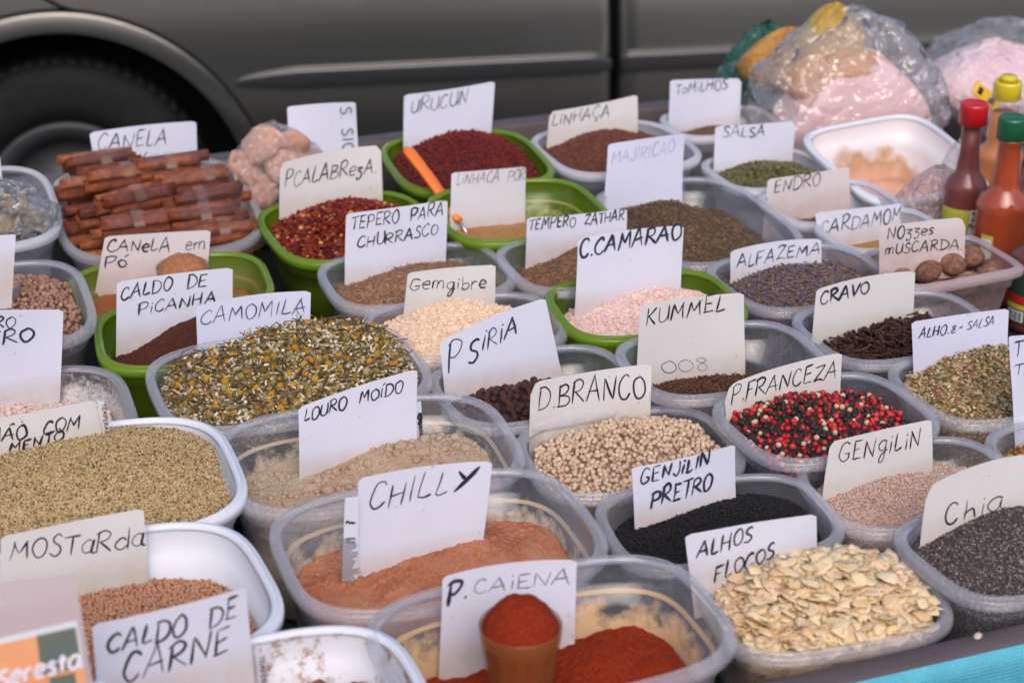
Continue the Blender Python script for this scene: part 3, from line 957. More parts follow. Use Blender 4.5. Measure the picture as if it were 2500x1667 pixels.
# camomile
mk_tub('camomila', clear, clear_rim, 'large clear tub heaped with dried camomile')
f = Fill('camomila', -.014, .016, .25, .35, .7, .7, .003, 40, rough=.002, rfr=200)
o = heap(f, 'dried_camomile', 'heap of dried camomile flowers with yellow heads and loose stems', speck_mat('camomile_bed', (.13, .075, .025), [(.40, .33, .2), (.22, .15, .04), (.10, .12, .03)], 420)); FC['camomila'] = f
P = f.sample(10500)
stuff(o, 'petal', FLK, z_on(f, P, .0012, .0022), np.column_stack([rng.uniform(.0012, .0030, len(P)), rng.uniform(.0007, .0015, len(P)), np.full(len(P), .0009)]),
      grain_mat('camomile_petal', [(0, (.74, .66, .52)), (.30, (.62, .50, .30)), (.48, (.30, .22, .08)), (.66, (.14, .13, .04)), (.80, (.26, .13, .045)), (.9, (.62, .52, .36)), (1, (.80, .72, .62))], .8, mottle=.1))
P = f.hexa(.0098, 1.0); P = P[rng.random(len(P)) < .92]
dome = (ICO1[0] * [1, 1, .8], ICO1[1])
pieces(o, f, 'flower_head', [dome, (ICO1[0] * [1, .9, 1.1], ICO1[1])], z_on(f, P, .0022, .0012), rng.uniform(.0022, .0038, len(P)),
       grain_mat('camomile_head', [(0, (.40, .18, .012)), (.5, (.50, .25, .02)), (.75, (.34, .20, .03)), (.88, (.20, .18, .05)), (1, (.42, .32, .12))], .85, mottle=.35, scale=1400), 1.2, rest='flower_head_layer')
P = f.sample(900); n_ = len(P)
stuff(o, 'stem', CUR, z_on(f, P, .003, .002), np.column_stack([rng.uniform(.004, .012, n_), np.full(n_, .00045), np.full(n_, .0006)]),
      grain_mat('camomile_stem', [(0, (.13, .11, .03)), (.6, (.20, .13, .05)), (1, (.07, .045, .02))], .8), .45)
P = f.sample(60); P = P[P[:, 1] > -.02]; n_ = len(P)
stuff(o, 'upright_stem', CUR, z_on(f, P, .009, .003), np.column_stack([rng.uniform(.007, .012, n_), np.full(n_, .0004), np.full(n_, .0005)]),
      MATS['camomile_stem'], 1.35)
# white pepper
mk_tub('branco', clear, clear_rim, 'clear tub full of white peppercorns')
f = Fill('branco', -.016, .003, .15, .3, .7, .7, .001, 40)
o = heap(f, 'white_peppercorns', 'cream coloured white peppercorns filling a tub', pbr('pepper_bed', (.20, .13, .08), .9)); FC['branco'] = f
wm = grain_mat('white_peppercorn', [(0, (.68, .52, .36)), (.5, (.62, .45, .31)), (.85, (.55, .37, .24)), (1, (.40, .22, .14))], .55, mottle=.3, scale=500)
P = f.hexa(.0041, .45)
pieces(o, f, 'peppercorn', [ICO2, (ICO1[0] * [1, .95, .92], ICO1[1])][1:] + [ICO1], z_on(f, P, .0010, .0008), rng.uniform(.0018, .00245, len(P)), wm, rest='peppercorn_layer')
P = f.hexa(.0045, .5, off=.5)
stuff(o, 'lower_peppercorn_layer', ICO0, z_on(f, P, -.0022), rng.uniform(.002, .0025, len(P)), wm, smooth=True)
# mixed pepper
mk_tub('franceza', clear, clear_rim, 'clear tub of mixed red, black and white peppercorns')
f = Fill('franceza', -.020, .000, -.1, .25, .75, .8, .001, 40)
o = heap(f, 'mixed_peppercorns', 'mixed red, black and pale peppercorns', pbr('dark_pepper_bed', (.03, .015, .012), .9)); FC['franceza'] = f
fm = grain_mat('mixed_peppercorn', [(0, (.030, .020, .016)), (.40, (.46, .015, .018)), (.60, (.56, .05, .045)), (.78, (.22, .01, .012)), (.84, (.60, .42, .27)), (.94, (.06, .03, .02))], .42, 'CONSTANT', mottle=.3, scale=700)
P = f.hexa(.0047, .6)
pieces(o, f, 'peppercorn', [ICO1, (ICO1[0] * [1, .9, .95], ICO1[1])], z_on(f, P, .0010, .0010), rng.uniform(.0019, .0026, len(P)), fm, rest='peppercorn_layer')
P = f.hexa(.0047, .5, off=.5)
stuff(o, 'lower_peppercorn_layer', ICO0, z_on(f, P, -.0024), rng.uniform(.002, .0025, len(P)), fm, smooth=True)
# allspice
mk_tub('siria', clear, clear_rim, 'clear tub of dark brown allspice berries')
f = Fill('siria', -.034, -.018, -.1, .2, .8, .8, .001, 40)
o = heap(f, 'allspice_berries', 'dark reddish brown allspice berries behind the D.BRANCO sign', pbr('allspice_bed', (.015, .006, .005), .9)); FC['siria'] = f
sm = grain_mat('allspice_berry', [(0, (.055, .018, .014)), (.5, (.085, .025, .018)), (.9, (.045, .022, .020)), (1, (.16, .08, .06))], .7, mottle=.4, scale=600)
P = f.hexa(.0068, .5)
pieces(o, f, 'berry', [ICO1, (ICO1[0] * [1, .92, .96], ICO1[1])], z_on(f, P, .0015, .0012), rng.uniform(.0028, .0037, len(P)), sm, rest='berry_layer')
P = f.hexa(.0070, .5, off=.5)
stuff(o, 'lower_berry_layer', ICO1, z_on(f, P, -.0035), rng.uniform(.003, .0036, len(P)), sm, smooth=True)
# black sesame
mk_tub('pretro', clear, clear_rim, 'clear tub of black sesame')
f = Fill('pretro', -.022, -.004, .2, .2, .7, .7, .001, 40)
o = heap(f, 'black_sesame', 'black sesame seed with a fleck of white on it', speck_mat('black_sesame_bed', (.010, .009, .010), [(.018, .016, .017)], 900)); FC['pretro'] = f
P = f.sample(9000); n_ = len(P)
stuff(o, 'seed_layer', OCT, z_on(f, P, .0003, .0005), np.column_stack([rng.uniform(.0013, .0018, n_), np.full(n_, .0009), np.full(n_, .0006)]), grain_mat('black_sesame', [(0, (.008, .007, .008)), (1, (.022, .019, .021))], .55), 1.0)
# white sesame
mk_tub('gengilin', clear, clear_rim, 'clear tub of pale pinkish white sesame')
f = Fill('gengilin', -.024, -.006, -.05, .2, .7, .7, .001, 40)
o = heap(f, 'white_sesame', 'pale pinkish sesame seed under the GENGILIN sign', speck_mat('white_sesame_bed', (.50, .33, .24), [(.58, .42, .32), (.36, .2, .13)], 800)); FC['gengilin'] = f
P = f.sample(8500); n_ = len(P)
stuff(o, 'seed_layer', OCT, z_on(f, P, .0003, .0005), np.column_stack([rng.uniform(.0014, .0019, n_), np.full(n_, .001), np.full(n_, .0006)]), grain_mat('white_sesame', [(0, (.74, .54, .44)), (.7, (.66, .46, .37)), (1, (.48, .28, .20))], .5), .9)
# chia
mk_tub('chia', clear, clear_rim, 'clear tub heaped with speckled grey chia')
f = Fill('chia', -.014, .010, .1, .2, .75, .75, .001, 40)
o = heap(f, 'chia_seed', 'speckled grey-brown chia seed under the Chia sign', speck_mat('chia_bed', (.055, .040, .038), [(.09, .07, .065), (.35, .30, .28)], 1000)); FC['chia'] = f
P = f.sample(17000); n_ = len(P)
stuff(o, 'seed_layer', OCT, z_on(f, P, .0003, .0004), np.column_stack([rng.uniform(.0008, .0011, n_), np.full(n_, .0007), np.full(n_, .0006)]),
      grain_mat('chia', [(0, (.045, .034, .033)), (.35, (.09, .07, .065)), (.62, (.13, .09, .08)), (.88, (.16, .13, .12)), (.90, (.42, .36, .33))], .45, 'CONSTANT', mottle=.1), 1.0)
# garlic flakes
mk_tub('alhos', clear, clear_rim, 'clear tub heaped with garlic flakes at the front edge board')
f = Fill('alhos', -.012, .012, .0, .3, .8, .8, .003, 40, rough=.002, rfr=120)
gm = grain_mat('garlic_flake', [(0, (.94, .74, .42)), (.5, (.95, .79, .50)), (.8, (.93, .70, .48)), (1, (.84, .58, .28))], .4, mottle=.10, scale=200, transl=.25)
o = heap(f, 'garlic_flakes', 'heap of cream and pale pink dried garlic flakes', speck_mat('garlic_bed', (.62, .44, .25), [(.72, .54, .34), (.45, .3, .15)], 160)); FC['alhos'] = f
chips = [chip(k) for k in range(9)]
P = f.sample(1500, .001)
pieces(o, f, 'garlic_flake', chips, z_on(f, P, .0028, .0030), rng.uniform(.0036, .0112, len(P)), gm, .55, smooth=True, rest='garlic_flake_layer')
# chips pressed against the tub's inside wall
a = rng.uniform(0, 6.28, 420); zz = rng.uniform(.01, f.h - .018, 420)
P = []
for q, z_ in zip(a, zz):
    i_ = inner_inset(z_, f.h) + .0045
    c, s = math.cos(q), math.sin(q)
    P.append(((f.w / 2 - i_) * math.copysign(abs(c) ** (2 / NEXP), c), (f.d / 2 - i_) * math.copysign(abs(s) ** (2 / NEXP), s), z_))
stuff(o, 'pressed_flake_layer', chips[1], np.array(P), rng.uniform(.004, .007, len(P)), gm, 3.2)
# caraway
mk_tub('kummel', clear, clear_rim, 'clear tub with a low layer of caraway')
f = Fill('kummel', -.048, -.036, -.2, .1, .8, .8, .001, 40)
o = heap(f, 'caraway_seed', 'low layer of red-brown caraway under the KUMMEL sign', speck_mat('caraway_bed', (.09, .035, .018), [(.14, .06, .03), (.05, .02, .01)], 700)); FC['kummel'] = f
P = f.sample(4500); n_ = len(P)
stuff(o, 'seed_layer', CUR, z_on(f, P, .0005, .0007), np.column_stack([rng.uniform(.002, .003, n_), np.full(n_, .00055), np.full(n_, .0005)]), grain_mat('caraway', [(0, (.11, .045, .022)), (.6, (.17, .075, .04)), (1, (.06, .025, .014))], .6), .5)
# cloves
mk_tub('cravo', clear, clear_rim, 'clear tub of dark cloves')
f = Fill('cravo', -.034, -.014, .25, .1, .7, .7, .003, 60)
o = heap(f, 'cloves', 'dark brown whole cloves under the CRAVO sign', speck_mat('clove_bed', (.030, .012, .008), [(.05, .02, .012)], 300)); FC['cravo'] = f
sv, sf = tube([(-1, 0, 0), (0, .04, 0), (.75, 0, 0)], [.10, .14, .17], 6)
hv, hf = ICO0[0] * .26 + [.95, 0, 0], ICO0[1]
clv = merge([(sv, sf), (hv, hf), (scatter(TET, np.array([(.8, .2, 0), (.8, -.2, 0), (.8, 0, .2), (.8, 0, -.2)], float), np.full(4, .16)))])
P = f.sample(1500)
cm_ = grain_mat('clove', [(0, (.035, .014, .010)), (.6, (.06, .024, .015)), (.9, (.10, .045, .028)), (1, (.15, .07, .04))], .65)
pieces(o, f, 'clove', [clv], z_on(f, P, .0022, .0024), rng.uniform(.0048, .0066, len(P)), cm_, .55, smooth=False, rest='clove_layer')
# garlic and parsley
mk_tub('alhosalsa', clear, clear_rim, 'clear tub of mixed garlic and parsley flakes at the right')
f = Fill('alhosalsa', -.016, .010, .1, .35, .75, .75, .002, 50, rough=.0015, rfr=250)
o = heap(f, 'garlic_parsley_mix', 'mixed tan garlic and green parsley flakes', speck_mat('garlic_parsley_bed', (.32, .22, .10), [(.10, .12, .04), (.5, .4, .22), (.3, .12, .05)], 420)); FC['alhosalsa'] = f
am = grain_mat('garlic_parsley', [(0, (.58, .42, .21)), (.28, (.50, .32, .14)), (.48, (.66, .54, .34)), (.64, (.07, .10, .03)), (.80, (.14, .15, .06)), (.86, (.36, .17, .07)), (.94, (.48, .28, .22)), (.97, (.35, .06, .03))], .7, 'CONSTANT')
flk2 = [(chip(20 + k)[0] * [1, .7, 1.4], chip(20 + k)[1]) for k in range(3)]
P = f.sample(3600)
pieces(o, f, 'dried_flake', flk2, z_on(f, P, .001, .0011), rng.uniform(.0012, .0030, len(P)), am, .8, smooth=False, rest='dried_flake_layer')
# seasoning at the right edge
mk_tub('tempt', clear, clear_rim, 'clear tub at the right edge with orange-brown seasoning')
f = Fill('tempt', -.022, -.005, 0, 0, .8, .8, .002, 50)
o = heap(f, 'orange_seasoning', 'orange and brown flaked seasoning at the right edge', speck_mat('season_bed', (.28, .11, .03), [(.4, .2, .06), (.12, .1, .03)], 450))
P = f.sample(3000)
stuff(o, 'flake_layer', FLK, z_on(f, P, .001, .001), rng.uniform(.0010, .0024, len(P)), grain_mat('orange_seasoning', [(0, (.42, .16, .03)), (.5, (.30, .10, .03)), (.8, (.5, .28, .10)), (1, (.12, .13, .04))], .7), .8)
# lavender
mk_tub('alfazema', clear, clear_rim, 'clear tub of dried lavender')
f = Fill('alfazema', -.022, -.004, 0, .2, .8, .8, .002, 50, rough=.0012, rfr=300)
o = heap(f, 'dried_lavender', 'dried purple and brown lavender buds', speck_mat('lavender_bed', (.10, .06, .05), [(.10, .08, .12), (.2, .13, .09)], 500)); FC['alfazema'] = f
P = f.sample(5500); n_ = len(P)
stuff(o, 'bud_layer', PRI, z_on(f, P, .0008, .0010), np.column_stack([rng.uniform(.0012, .0026, n_), np.full(n_, .0007), np.full(n_, .0007)]),
      grain_mat('lavender_bud', [(0, (.13, .11, .19)), (.3, (.17, .14, .20)), (.5, (.19, .12, .09)), (.75, (.30, .19, .12)), (.9, (.10, .06, .045)), (1, (.36, .28, .22))], .8), .8)
# barbecue seasoning
mk_tub('tepero', brown_m, clear_rim, 'clear dusty tub of sandy brown barbecue seasoning')
f = Fill('tepero', -.026, -.006, .1, .35, .7, .7, .002, 45, rough=.001, rfr=350)
tm = grain_mat('sandy_fleck', [(0, (.34, .19, .11)), (.5, (.27, .14, .08)), (.8, (.42, .27, .17)), (1, (.14, .07, .04))], .85)
o = heap(f, 'barbecue_seasoning', 'sandy brown barbecue seasoning under the CHURRASCO sign', speck_mat('tepero_bed', (.33, .18, .11), [(.42, .26, .16), (.24, .12, .07)], 900), kind='stuff'); FC['tepero'] = f
P = f.sample(6000); n_ = len(P)
stuff(o, 'fleck_layer', PRI, z_on(f, P, .0004, .0008), np.column_stack([rng.uniform(.0006, .0020, n_), np.full(n_, .0004), np.full(n_, .0004)]), tm, .8)
# zaatar
mk_tub('zathar', clear, clear_rim, 'clear tub of brown zaatar mix')
f = Fill('zathar', -.026, .004, .15, .1, .55, .6, .003, 45, rough=.0012, rfr=350)
o = heap(f, 'zaatar_mix', 'brown zaatar heap under the ZATHAR sign', speck_mat('zathar_bed', (.25, .13, .07), [(.32, .19, .10), (.17, .08, .04)], 900), kind='stuff'); FC['zathar'] = f
P = f.sample(5000); n_ = len(P)
stuff(o, 'fleck_layer', TET, z_on(f, P, .0003, .0006), rng.uniform(.0005, .0012, n_), grain_mat('zaatar_fleck', [(0, (.26, .14, .075)), (.6, (.19, .09, .05)), (1, (.38, .25, .15))], .85))
# ginger
mk_tub('gemgibre', clear, clear_rim, 'clear tub heaped with cream ginger powder')
f = Fill('gemgibre', -.020, .012, -.05, .25, .65, .7, .003, 50, rough=.0022, rfr=240)
gg = speck_mat('ginger_powder', (.80, .60, .42), [(.84, .66, .50), (.74, .52, .36)], 700, bumpd=.0012)
o = heap(f, 'ginger_powder', 'lumpy cream ginger powder', gg, kind='stuff', res=(90, 240)); FC['gemgibre'] = f
P = f.sample(3600); S = rng.gamma(1.8, .00040, len(P)) + .0003
stuff(o, 'powder_lump', ICO0, z_on(f, P, .0004, .0004), np.column_stack([S, S, S * .8]), gg, 1.0)
# shrimp seasoning
mk_tub('camarao', lime, lime_rim, 'lime green tub of pale pink seasoning')
f = Fill('camarao', -.028, -.004, .2, .3, .75, .7, .003, 50, rough=.0016, rfr=260)
pk = speck_mat('pink_salt_powder', (.74, .52, .47), [(.80, .62, .56), (.66, .42, .37)], 700, bumpd=.001)
o = heap(f, 'shrimp_seasoning', 'pale pink shrimp seasoning powder', pk, kind='stuff', res=(80, 220)); FC['camarao'] = f
P = f.sample(2200); S = rng.gamma(1.8, .0003, len(P)) + .0003
stuff(o, 'powder_lump', ICO0, z_on(f, P, .0003, .0004), S, pk)
# beef stock
mk_tub('picanha', lime, lime_rim, 'lime green tub of dark brown powder')
f = Fill('picanha', -.034, -.008, .15, .45, .55, .7, .002, 50, rough=.0012, rfr=380)
o = heap(f, 'picanha_stock', 'very dark red-brown stock powder', speck_mat('stock_powder', (.075, .022, .013), [(.11, .035, .02), (.05, .014, .009)], 1000), kind='stuff', res=(60, 180)); FC['picanha'] = f
# cinnamon powder
mk_tub('canelapo', olive, lime_rim, 'olive green tub dusted with cinnamon')
f = Fill('canelapo', -.034, -.020, -.4, .1, .8, .9, .004, 35, rough=.0006, rfr=500)
cin = speck_mat('cinnamon_powder', (.32, .105, .035), [(.36, .13, .05), (.27, .085, .028)], 1500, bumpd=.0005)
heap(f, 'cinnamon_powder', 'smooth rust-brown cinnamon powder in the olive tub', cin, kind='stuff', res=(60, 180)); FC['canelapo'] = f
# chilli flakes
mk_tub('calab', lime, lime_rim, 'lime green tub of red chilli flakes')
f = Fill('calab', -.020, .006, .1, .35, .7, .7, .002, 50, rough=.0015, rfr=250)
o = heap(f, 'chilli_flakes', 'bright red chilli flakes with yellow seeds', speck_mat('chilli_flake_bed', (.14, .012, .008), [(.3, .03, .01), (.5, .25, .05)], 400)); FC['calab'] = f
P = f.sample(5200)
stuff(o, 'flake_layer', FLK, z_on(f, P, .0008, .0010), rng.uniform(.0010, .0026, len(P)), grain_mat('chilli_flake', [(0, (.15, .010, .008)), (.4, (.25, .02, .010)), (.7, (.34, .045, .015)), (.84, (.07, .006, .006)), (.93, (.58, .30, .08))], .45, 'CONSTANT'), 1.0)
# ground flax
mk_tub('linpor', lime_dusty, lime_rim, 'lime green tub almost empty with a dusty back wall')
f = Fill('linpor', -.044, -.032, -.3, -.2, .8, .8, .002, 45, rough=.0008, rfr=450)
heap(f, 'ground_flax', 'shallow golden brown ground flax', speck_mat('ground_flax', (.42, .21, .08), [(.5, .28, .12), (.3, .14, .05)], 900), kind='stuff'); FC['linpor'] = f
# annatto
mk_tub('urucun', lime, lime_rim, 'lime green tub of deep red annatto seed')
f = Fill('urucun', -.020, .012, .1, .4, .7, .7, .002, 45)
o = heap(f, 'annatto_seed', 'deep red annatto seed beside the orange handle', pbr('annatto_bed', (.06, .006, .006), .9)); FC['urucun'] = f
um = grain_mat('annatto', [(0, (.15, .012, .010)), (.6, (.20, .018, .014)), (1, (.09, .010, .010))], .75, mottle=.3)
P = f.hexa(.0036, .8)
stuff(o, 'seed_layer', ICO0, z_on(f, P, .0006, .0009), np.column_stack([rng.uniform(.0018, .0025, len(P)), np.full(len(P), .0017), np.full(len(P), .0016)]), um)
# flax
mk_tub('linhaca', milky, milky_rim, 'frosted tub of red-brown flax seed')
f = Fill('linhaca', -.018, .006, .0, .3, .7, .8, .002, 45)
o = heap(f, 'flax_seed', 'red-brown flax seed under the curved sign', speck_mat('flax_bed', (.15, .055, .035), [(.2, .08, .05), (.1, .03, .02)], 600)); FC['linhaca'] = f
P = f.sample(5500); n_ = len(P)
stuff(o, 'seed_layer', OCT, z_on(f, P, .0004, .0006), np.column_stack([rng.uniform(.0018, .0024, n_), np.full(n_, .0012), np.full(n_, .0007)]), grain_mat('flax', [(0, (.17, .055, .035)), (.7, (.23, .085, .05)), (1, (.11, .035, .022))], .5), .8)
# basil or marjoram
mk_tub('manjericao', clear, clear_rim, 'long clear tub of coarse brown herb')
f = Fill('manjericao', -.034, .008, -.25, .15, .65, .6, .003, 40, rough=.0015, rfr=260)
o = heap(f, 'dried_brown_herb', 'mound of coarse brown dried herb in the long tub', speck_mat('herb_bed', (.12, .07, .04), [(.2, .13, .08), (.09, .06, .03)], 600)); FC['manjericao'] = f
hb = grain_mat('brown_herb_fleck', [(0, (.13, .08, .045)), (.4, (.19, .12, .075)), (.7, (.10, .075, .04)), (.9, (.28, .18, .12)), (1, (.36, .24, .17))], .85)
P = f.sample(9000); n_ = len(P)
stuff(o, 'fleck_layer', PRI, z_on(f, P, .0006, .0010), np.column_stack([rng.uniform(.0008, .0024, n_), np.full(n_, .0006), np.full(n_, .0005)]), hb, .9)
# dill
mk_tub('endro', milky, milky_rim, 'small frosted tub of dill seed')
f = Fill('endro', -.040, -.028, -.2, .0, .8, .8, .001, 40)
o = heap(f, 'dill_seed', 'low layer of brown dill seed', speck_mat('dill_bed', (.16, .08, .045), [(.22, .12, .07)], 600)); FC['endro'] = f
P = f.sample(2500); n_ = len(P)
stuff(o, 'seed_layer', PRI, z_on(f, P, .0005, .0006), np.column_stack([rng.uniform(.0012, .002, n_), np.full(n_, .0007), np.full(n_, .0004)]), grain_mat('dill', [(0, (.16, .08, .045)), (.6, (.22, .115, .065)), (1, (.30, .19, .12))], .8), .6)
# parsley
mk_tub('salsa', milky, milky_rim, 'small frosted tub of dried green parsley')
f = Fill('salsa', -.020, -.002, .0, .0, .8, .9, .002, 50, rough=.001, rfr=300)
o = heap(f, 'dried_parsley', 'dull green dried parsley', speck_mat('parsley_bed', (.10, .10, .04), [(.16, .14, .06), (.07, .08, .03)], 500)); FC['salsa'] = f
P = f.sample(3800)
stuff(o, 'flake_layer', FLK, z_on(f, P, .0006, .0009), rng.uniform(.0009, .0019, len(P)), grain_mat('parsley_flake', [(0, (.09, .10, .035)), (.5, (.15, .14, .06)), (.8, (.20, .17, .08)), (1, (.24, .16, .08))], .85), .9)
# thyme
mk_tub('tomilhos', milky, milky_rim, 'small frosted tub of thyme at the far edge')
f = Fill('tomilhos', -.026, -.014, .0, .0, .8, .8, .002, 50)
o = heap(f, 'dried_thyme', 'brown dried thyme at the far edge', speck_mat('thyme_bed', (.15, .085, .05), [(.22, .13, .08)], 500)); FC['tomilhos'] = f
P = f.sample(2200); n_ = len(P)
stuff(o, 'fleck_layer', PRI, z_on(f, P, .0005, .0007), np.column_stack([rng.uniform(.001, .002, n_), np.full(n_, .0004), np.full(n_, .0004)]), grain_mat('thyme_fleck', [(0, (.16, .09, .05)), (1, (.26, .16, .10))], .85), .8)
# cardamom
mk_tub('cardamom', milky, milky_rim, 'small frosted tub of cardamom mostly behind its sign')
f = Fill('cardamom', -.030, -.020)
o = heap(f, 'cardamom_powder', 'ochre brown cardamom fill', speck_mat('cardamom_bed', (.34, .17, .05), [(.42, .24, .08)], 500), kind='stuff'); FC['cardamom'] = f
# coriander
mk_tub('coriander', clear, clear_rim, 'clear tub of pinkish brown coriander seed')
f = Fill('coriander', -.020, .000, -.1, .2, .8, .8, .001, 40)
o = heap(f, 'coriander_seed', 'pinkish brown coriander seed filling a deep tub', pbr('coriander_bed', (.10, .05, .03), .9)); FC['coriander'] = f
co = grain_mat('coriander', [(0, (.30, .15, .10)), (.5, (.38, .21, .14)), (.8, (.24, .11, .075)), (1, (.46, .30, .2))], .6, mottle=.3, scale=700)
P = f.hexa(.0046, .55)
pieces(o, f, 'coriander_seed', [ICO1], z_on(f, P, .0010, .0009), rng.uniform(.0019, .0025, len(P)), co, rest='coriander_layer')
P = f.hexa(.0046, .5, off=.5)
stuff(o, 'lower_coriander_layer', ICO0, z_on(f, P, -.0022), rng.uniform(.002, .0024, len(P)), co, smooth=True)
# pink seasoned salt
mk_tub('pinkflour', pink_m, clear_rim, 'clear tub of pink seasoned powder, speckled walls')
f = Fill('pinkflour', -.036, -.014, .1, .2, .7, .7, .003, 50, rough=.0020, rfr=200)
pk2 = speck_mat('pink_seasoned_powder', (.70, .50, .43), [(.76, .58, .5), (.5, .33, .26)], 600, patch=((.62, .50, .40), 20))
o = heap(f, 'seasoned_powder', 'pale pink powder with dark specks at the left', pk2, kind='stuff', res=(70, 200)); FC['pinkflour'] = f
P = f.sample(1500); S = rng.gamma(2.0, .0004, len(P)) + .0003
stuff(o, 'powder_lump', ICO0, z_on(f, P, .0003, .0003), S, grain_mat('seasoned_fleck', [(0, (.74, .56, .47)), (.8, (.66, .48, .40)), (.9, (.16, .12, .07))], .85, 'CONSTANT'))
# lemon pepper
mk_tub('pimentao', white, white, 'white opaque tub heaped with lemon pepper at the left')
f = Fill('pimentao', -.016, .012, .1, .2, .8, .8, .002, 40, rough=.001, rfr=400)
o = heap(f, 'lemon_pepper', 'coarse yellow-tan lemon pepper with black specks', speck_mat('lemon_pepper_bed', (.52, .38, .19), [(.5, .37, .17), (.30, .19, .08), (.08, .06, .03)], 900)); FC['pimentao'] = f
P = f.sample(22000)
stuff(o, 'ground_layer', TET, z_on(f, P, .0002, .0005), rng.uniform(.0006, .0013, len(P)),
      grain_mat('lemon_pepper_grain', [(0, (.58, .42, .20)), (.3, (.68, .53, .28)), (.55, (.46, .30, .13)), (.75, (.74, .60, .38)), (.87, (.28, .16, .06)), (.94, (.06, .045, .03))], .75, 'CONSTANT', mottle=.1))
# mustard
mk_tub('mostarda', white, white, 'white opaque tub half full of mustard seed')
f = Fill('mostarda', -.044, -.020, .1, -.1, .8, .8, .002, 40)
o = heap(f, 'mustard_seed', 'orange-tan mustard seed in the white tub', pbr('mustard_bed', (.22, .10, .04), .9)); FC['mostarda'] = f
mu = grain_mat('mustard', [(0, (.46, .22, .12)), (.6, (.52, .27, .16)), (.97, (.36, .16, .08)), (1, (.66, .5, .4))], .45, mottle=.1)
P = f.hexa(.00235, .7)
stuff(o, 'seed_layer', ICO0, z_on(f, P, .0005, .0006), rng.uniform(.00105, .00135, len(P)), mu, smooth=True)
# beef stock, front
mk_tub('carne', white_d, white, 'white opaque tub stained brown inside at the bottom edge')
f = Fill('carne', -.040, -.020, .3, -.1, .7, .7, .003, 60, rough=.003, rfr=180)
o = heap(f, 'beef_stock', 'lumpy red-brown stock powder in the stained white tub', speck_mat('beef_stock', (.20, .08, .045), [(.26, .11, .06), (.14, .05, .03)], 700), kind='stuff', res=(60, 180)); FC['carne'] = f
P = f.sample(500); S = rng.gamma(2.2, .0008, len(P)) + .0006
stuff(o, 'powder_lump', ICO0, z_on(f, P, .0006), S, MATS['beef_stock'])
# tub of packets, far left
mk_tub('tl', clear, milky_rim, 'clear tub of bagged leaves at the left edge')
# nutmeg box: squarer, sharper corners
nz_m = plastic('pink_clear_box_plastic', (.80, .66, .66), .12)
nz_r = plastic('pink_clear_box_rim', (.82, .68, .68), .35)
c = TUB['nozes']
tub('plastic_box', c[0], c[1], c[2], c[3], c[4], nz_m, nz_r, 'rectangular clear box of nutmegs beside the sauce bottles', cat='box', e=7, h=HT['nozes'])
TUB['nozes'] = c
nm = grain_mat('nutmeg', [(0, (.22, .10, .06)), (.5, (.30, .15, .10)), (1, (.38, .22, .15))], .7, mottle=.6, scale=110)
nb_ = nm.node_tree.nodes; _w = nb_.new('ShaderNodeTexNoise'); _w.inputs['Scale'].default_value = 7; _w.inputs['Detail'].default_value = 6; _w.inputs['Roughness'].default_value = .7
_tc = nb_.new('ShaderNodeTexCoord'); _mp = nb_.new('ShaderNodeMapping'); _mp.inputs['Scale'].default_value = (.25, 1, 1); _bp = nb_.new('ShaderNodeBump'); _bp.inputs['Distance'].default_value = .0015
for a_, b_ in ((_tc.outputs['Object'], _mp.inputs[0]), (_mp.outputs[0], _w.inputs[0]), (_w.outputs[0], _bp.inputs['Height']), (_bp.outputs[0], [q for q in nb_ if q.type == 'BSDF_PRINCIPLED'][0].inputs['Normal'])): nm.node_tree.links.new(a_, b_)
for q in nb_:
    if q.type == 'TEX_NOISE' and q != _w: q.inputs['Scale'].default_value = 3.0
nv_ = ICO2[0] * [1.28, 1, 1]; nut = (nv_ * (1 + .05 * fbm(nv_[:, 0] + 5, nv_[:, 1] * 3 + nv_[:, 2], 2))[:, None], ICO2[1])
nmesh = mesh('nutmeg', nut[0], nut[1], nm, True)
M = blend(c)
nk = [(-.050, -.028, 0), (-.022, -.030, 0), (.008, -.030, .004), (.036, -.026, .004), (.054, -.008, 0), (-.046, .002, .004), (-.018, -.004, .010), (.010, .000, .012),
      (.034, .004, .014), (-.034, .026, .008), (-.004, .026, .012), (.024, .028, .012), (.050, .024, .004), (-.055, .024, 0)]
rr = random.Random(3)
lay = [(x, y, HT['nozes'] - .019 + z) for x, y, z in nk] + [(x * .88, y * .85, HT['nozes'] - .038) for x, y, z in nk] + [(x * .80, y * .75, HT['nozes'] - .064) for x, y, z in nk[:12]]
nutroot = empty('nutmegs', (c[0], c[1], FLOOR), R(c[4]), label='whole brown nutmegs heaped in the rectangular box', cat='spice')
for x, y, z in lay:
    s_ = rr.uniform(.0098, .0130)
    o = obj('nutmeg', nmesh, nutroot, (x, y, z), (rr.uniform(-.5, .5), rr.uniform(-.6, .6), rr.uniform(0, 6)))
    o.scale = (s_, s_, s_)

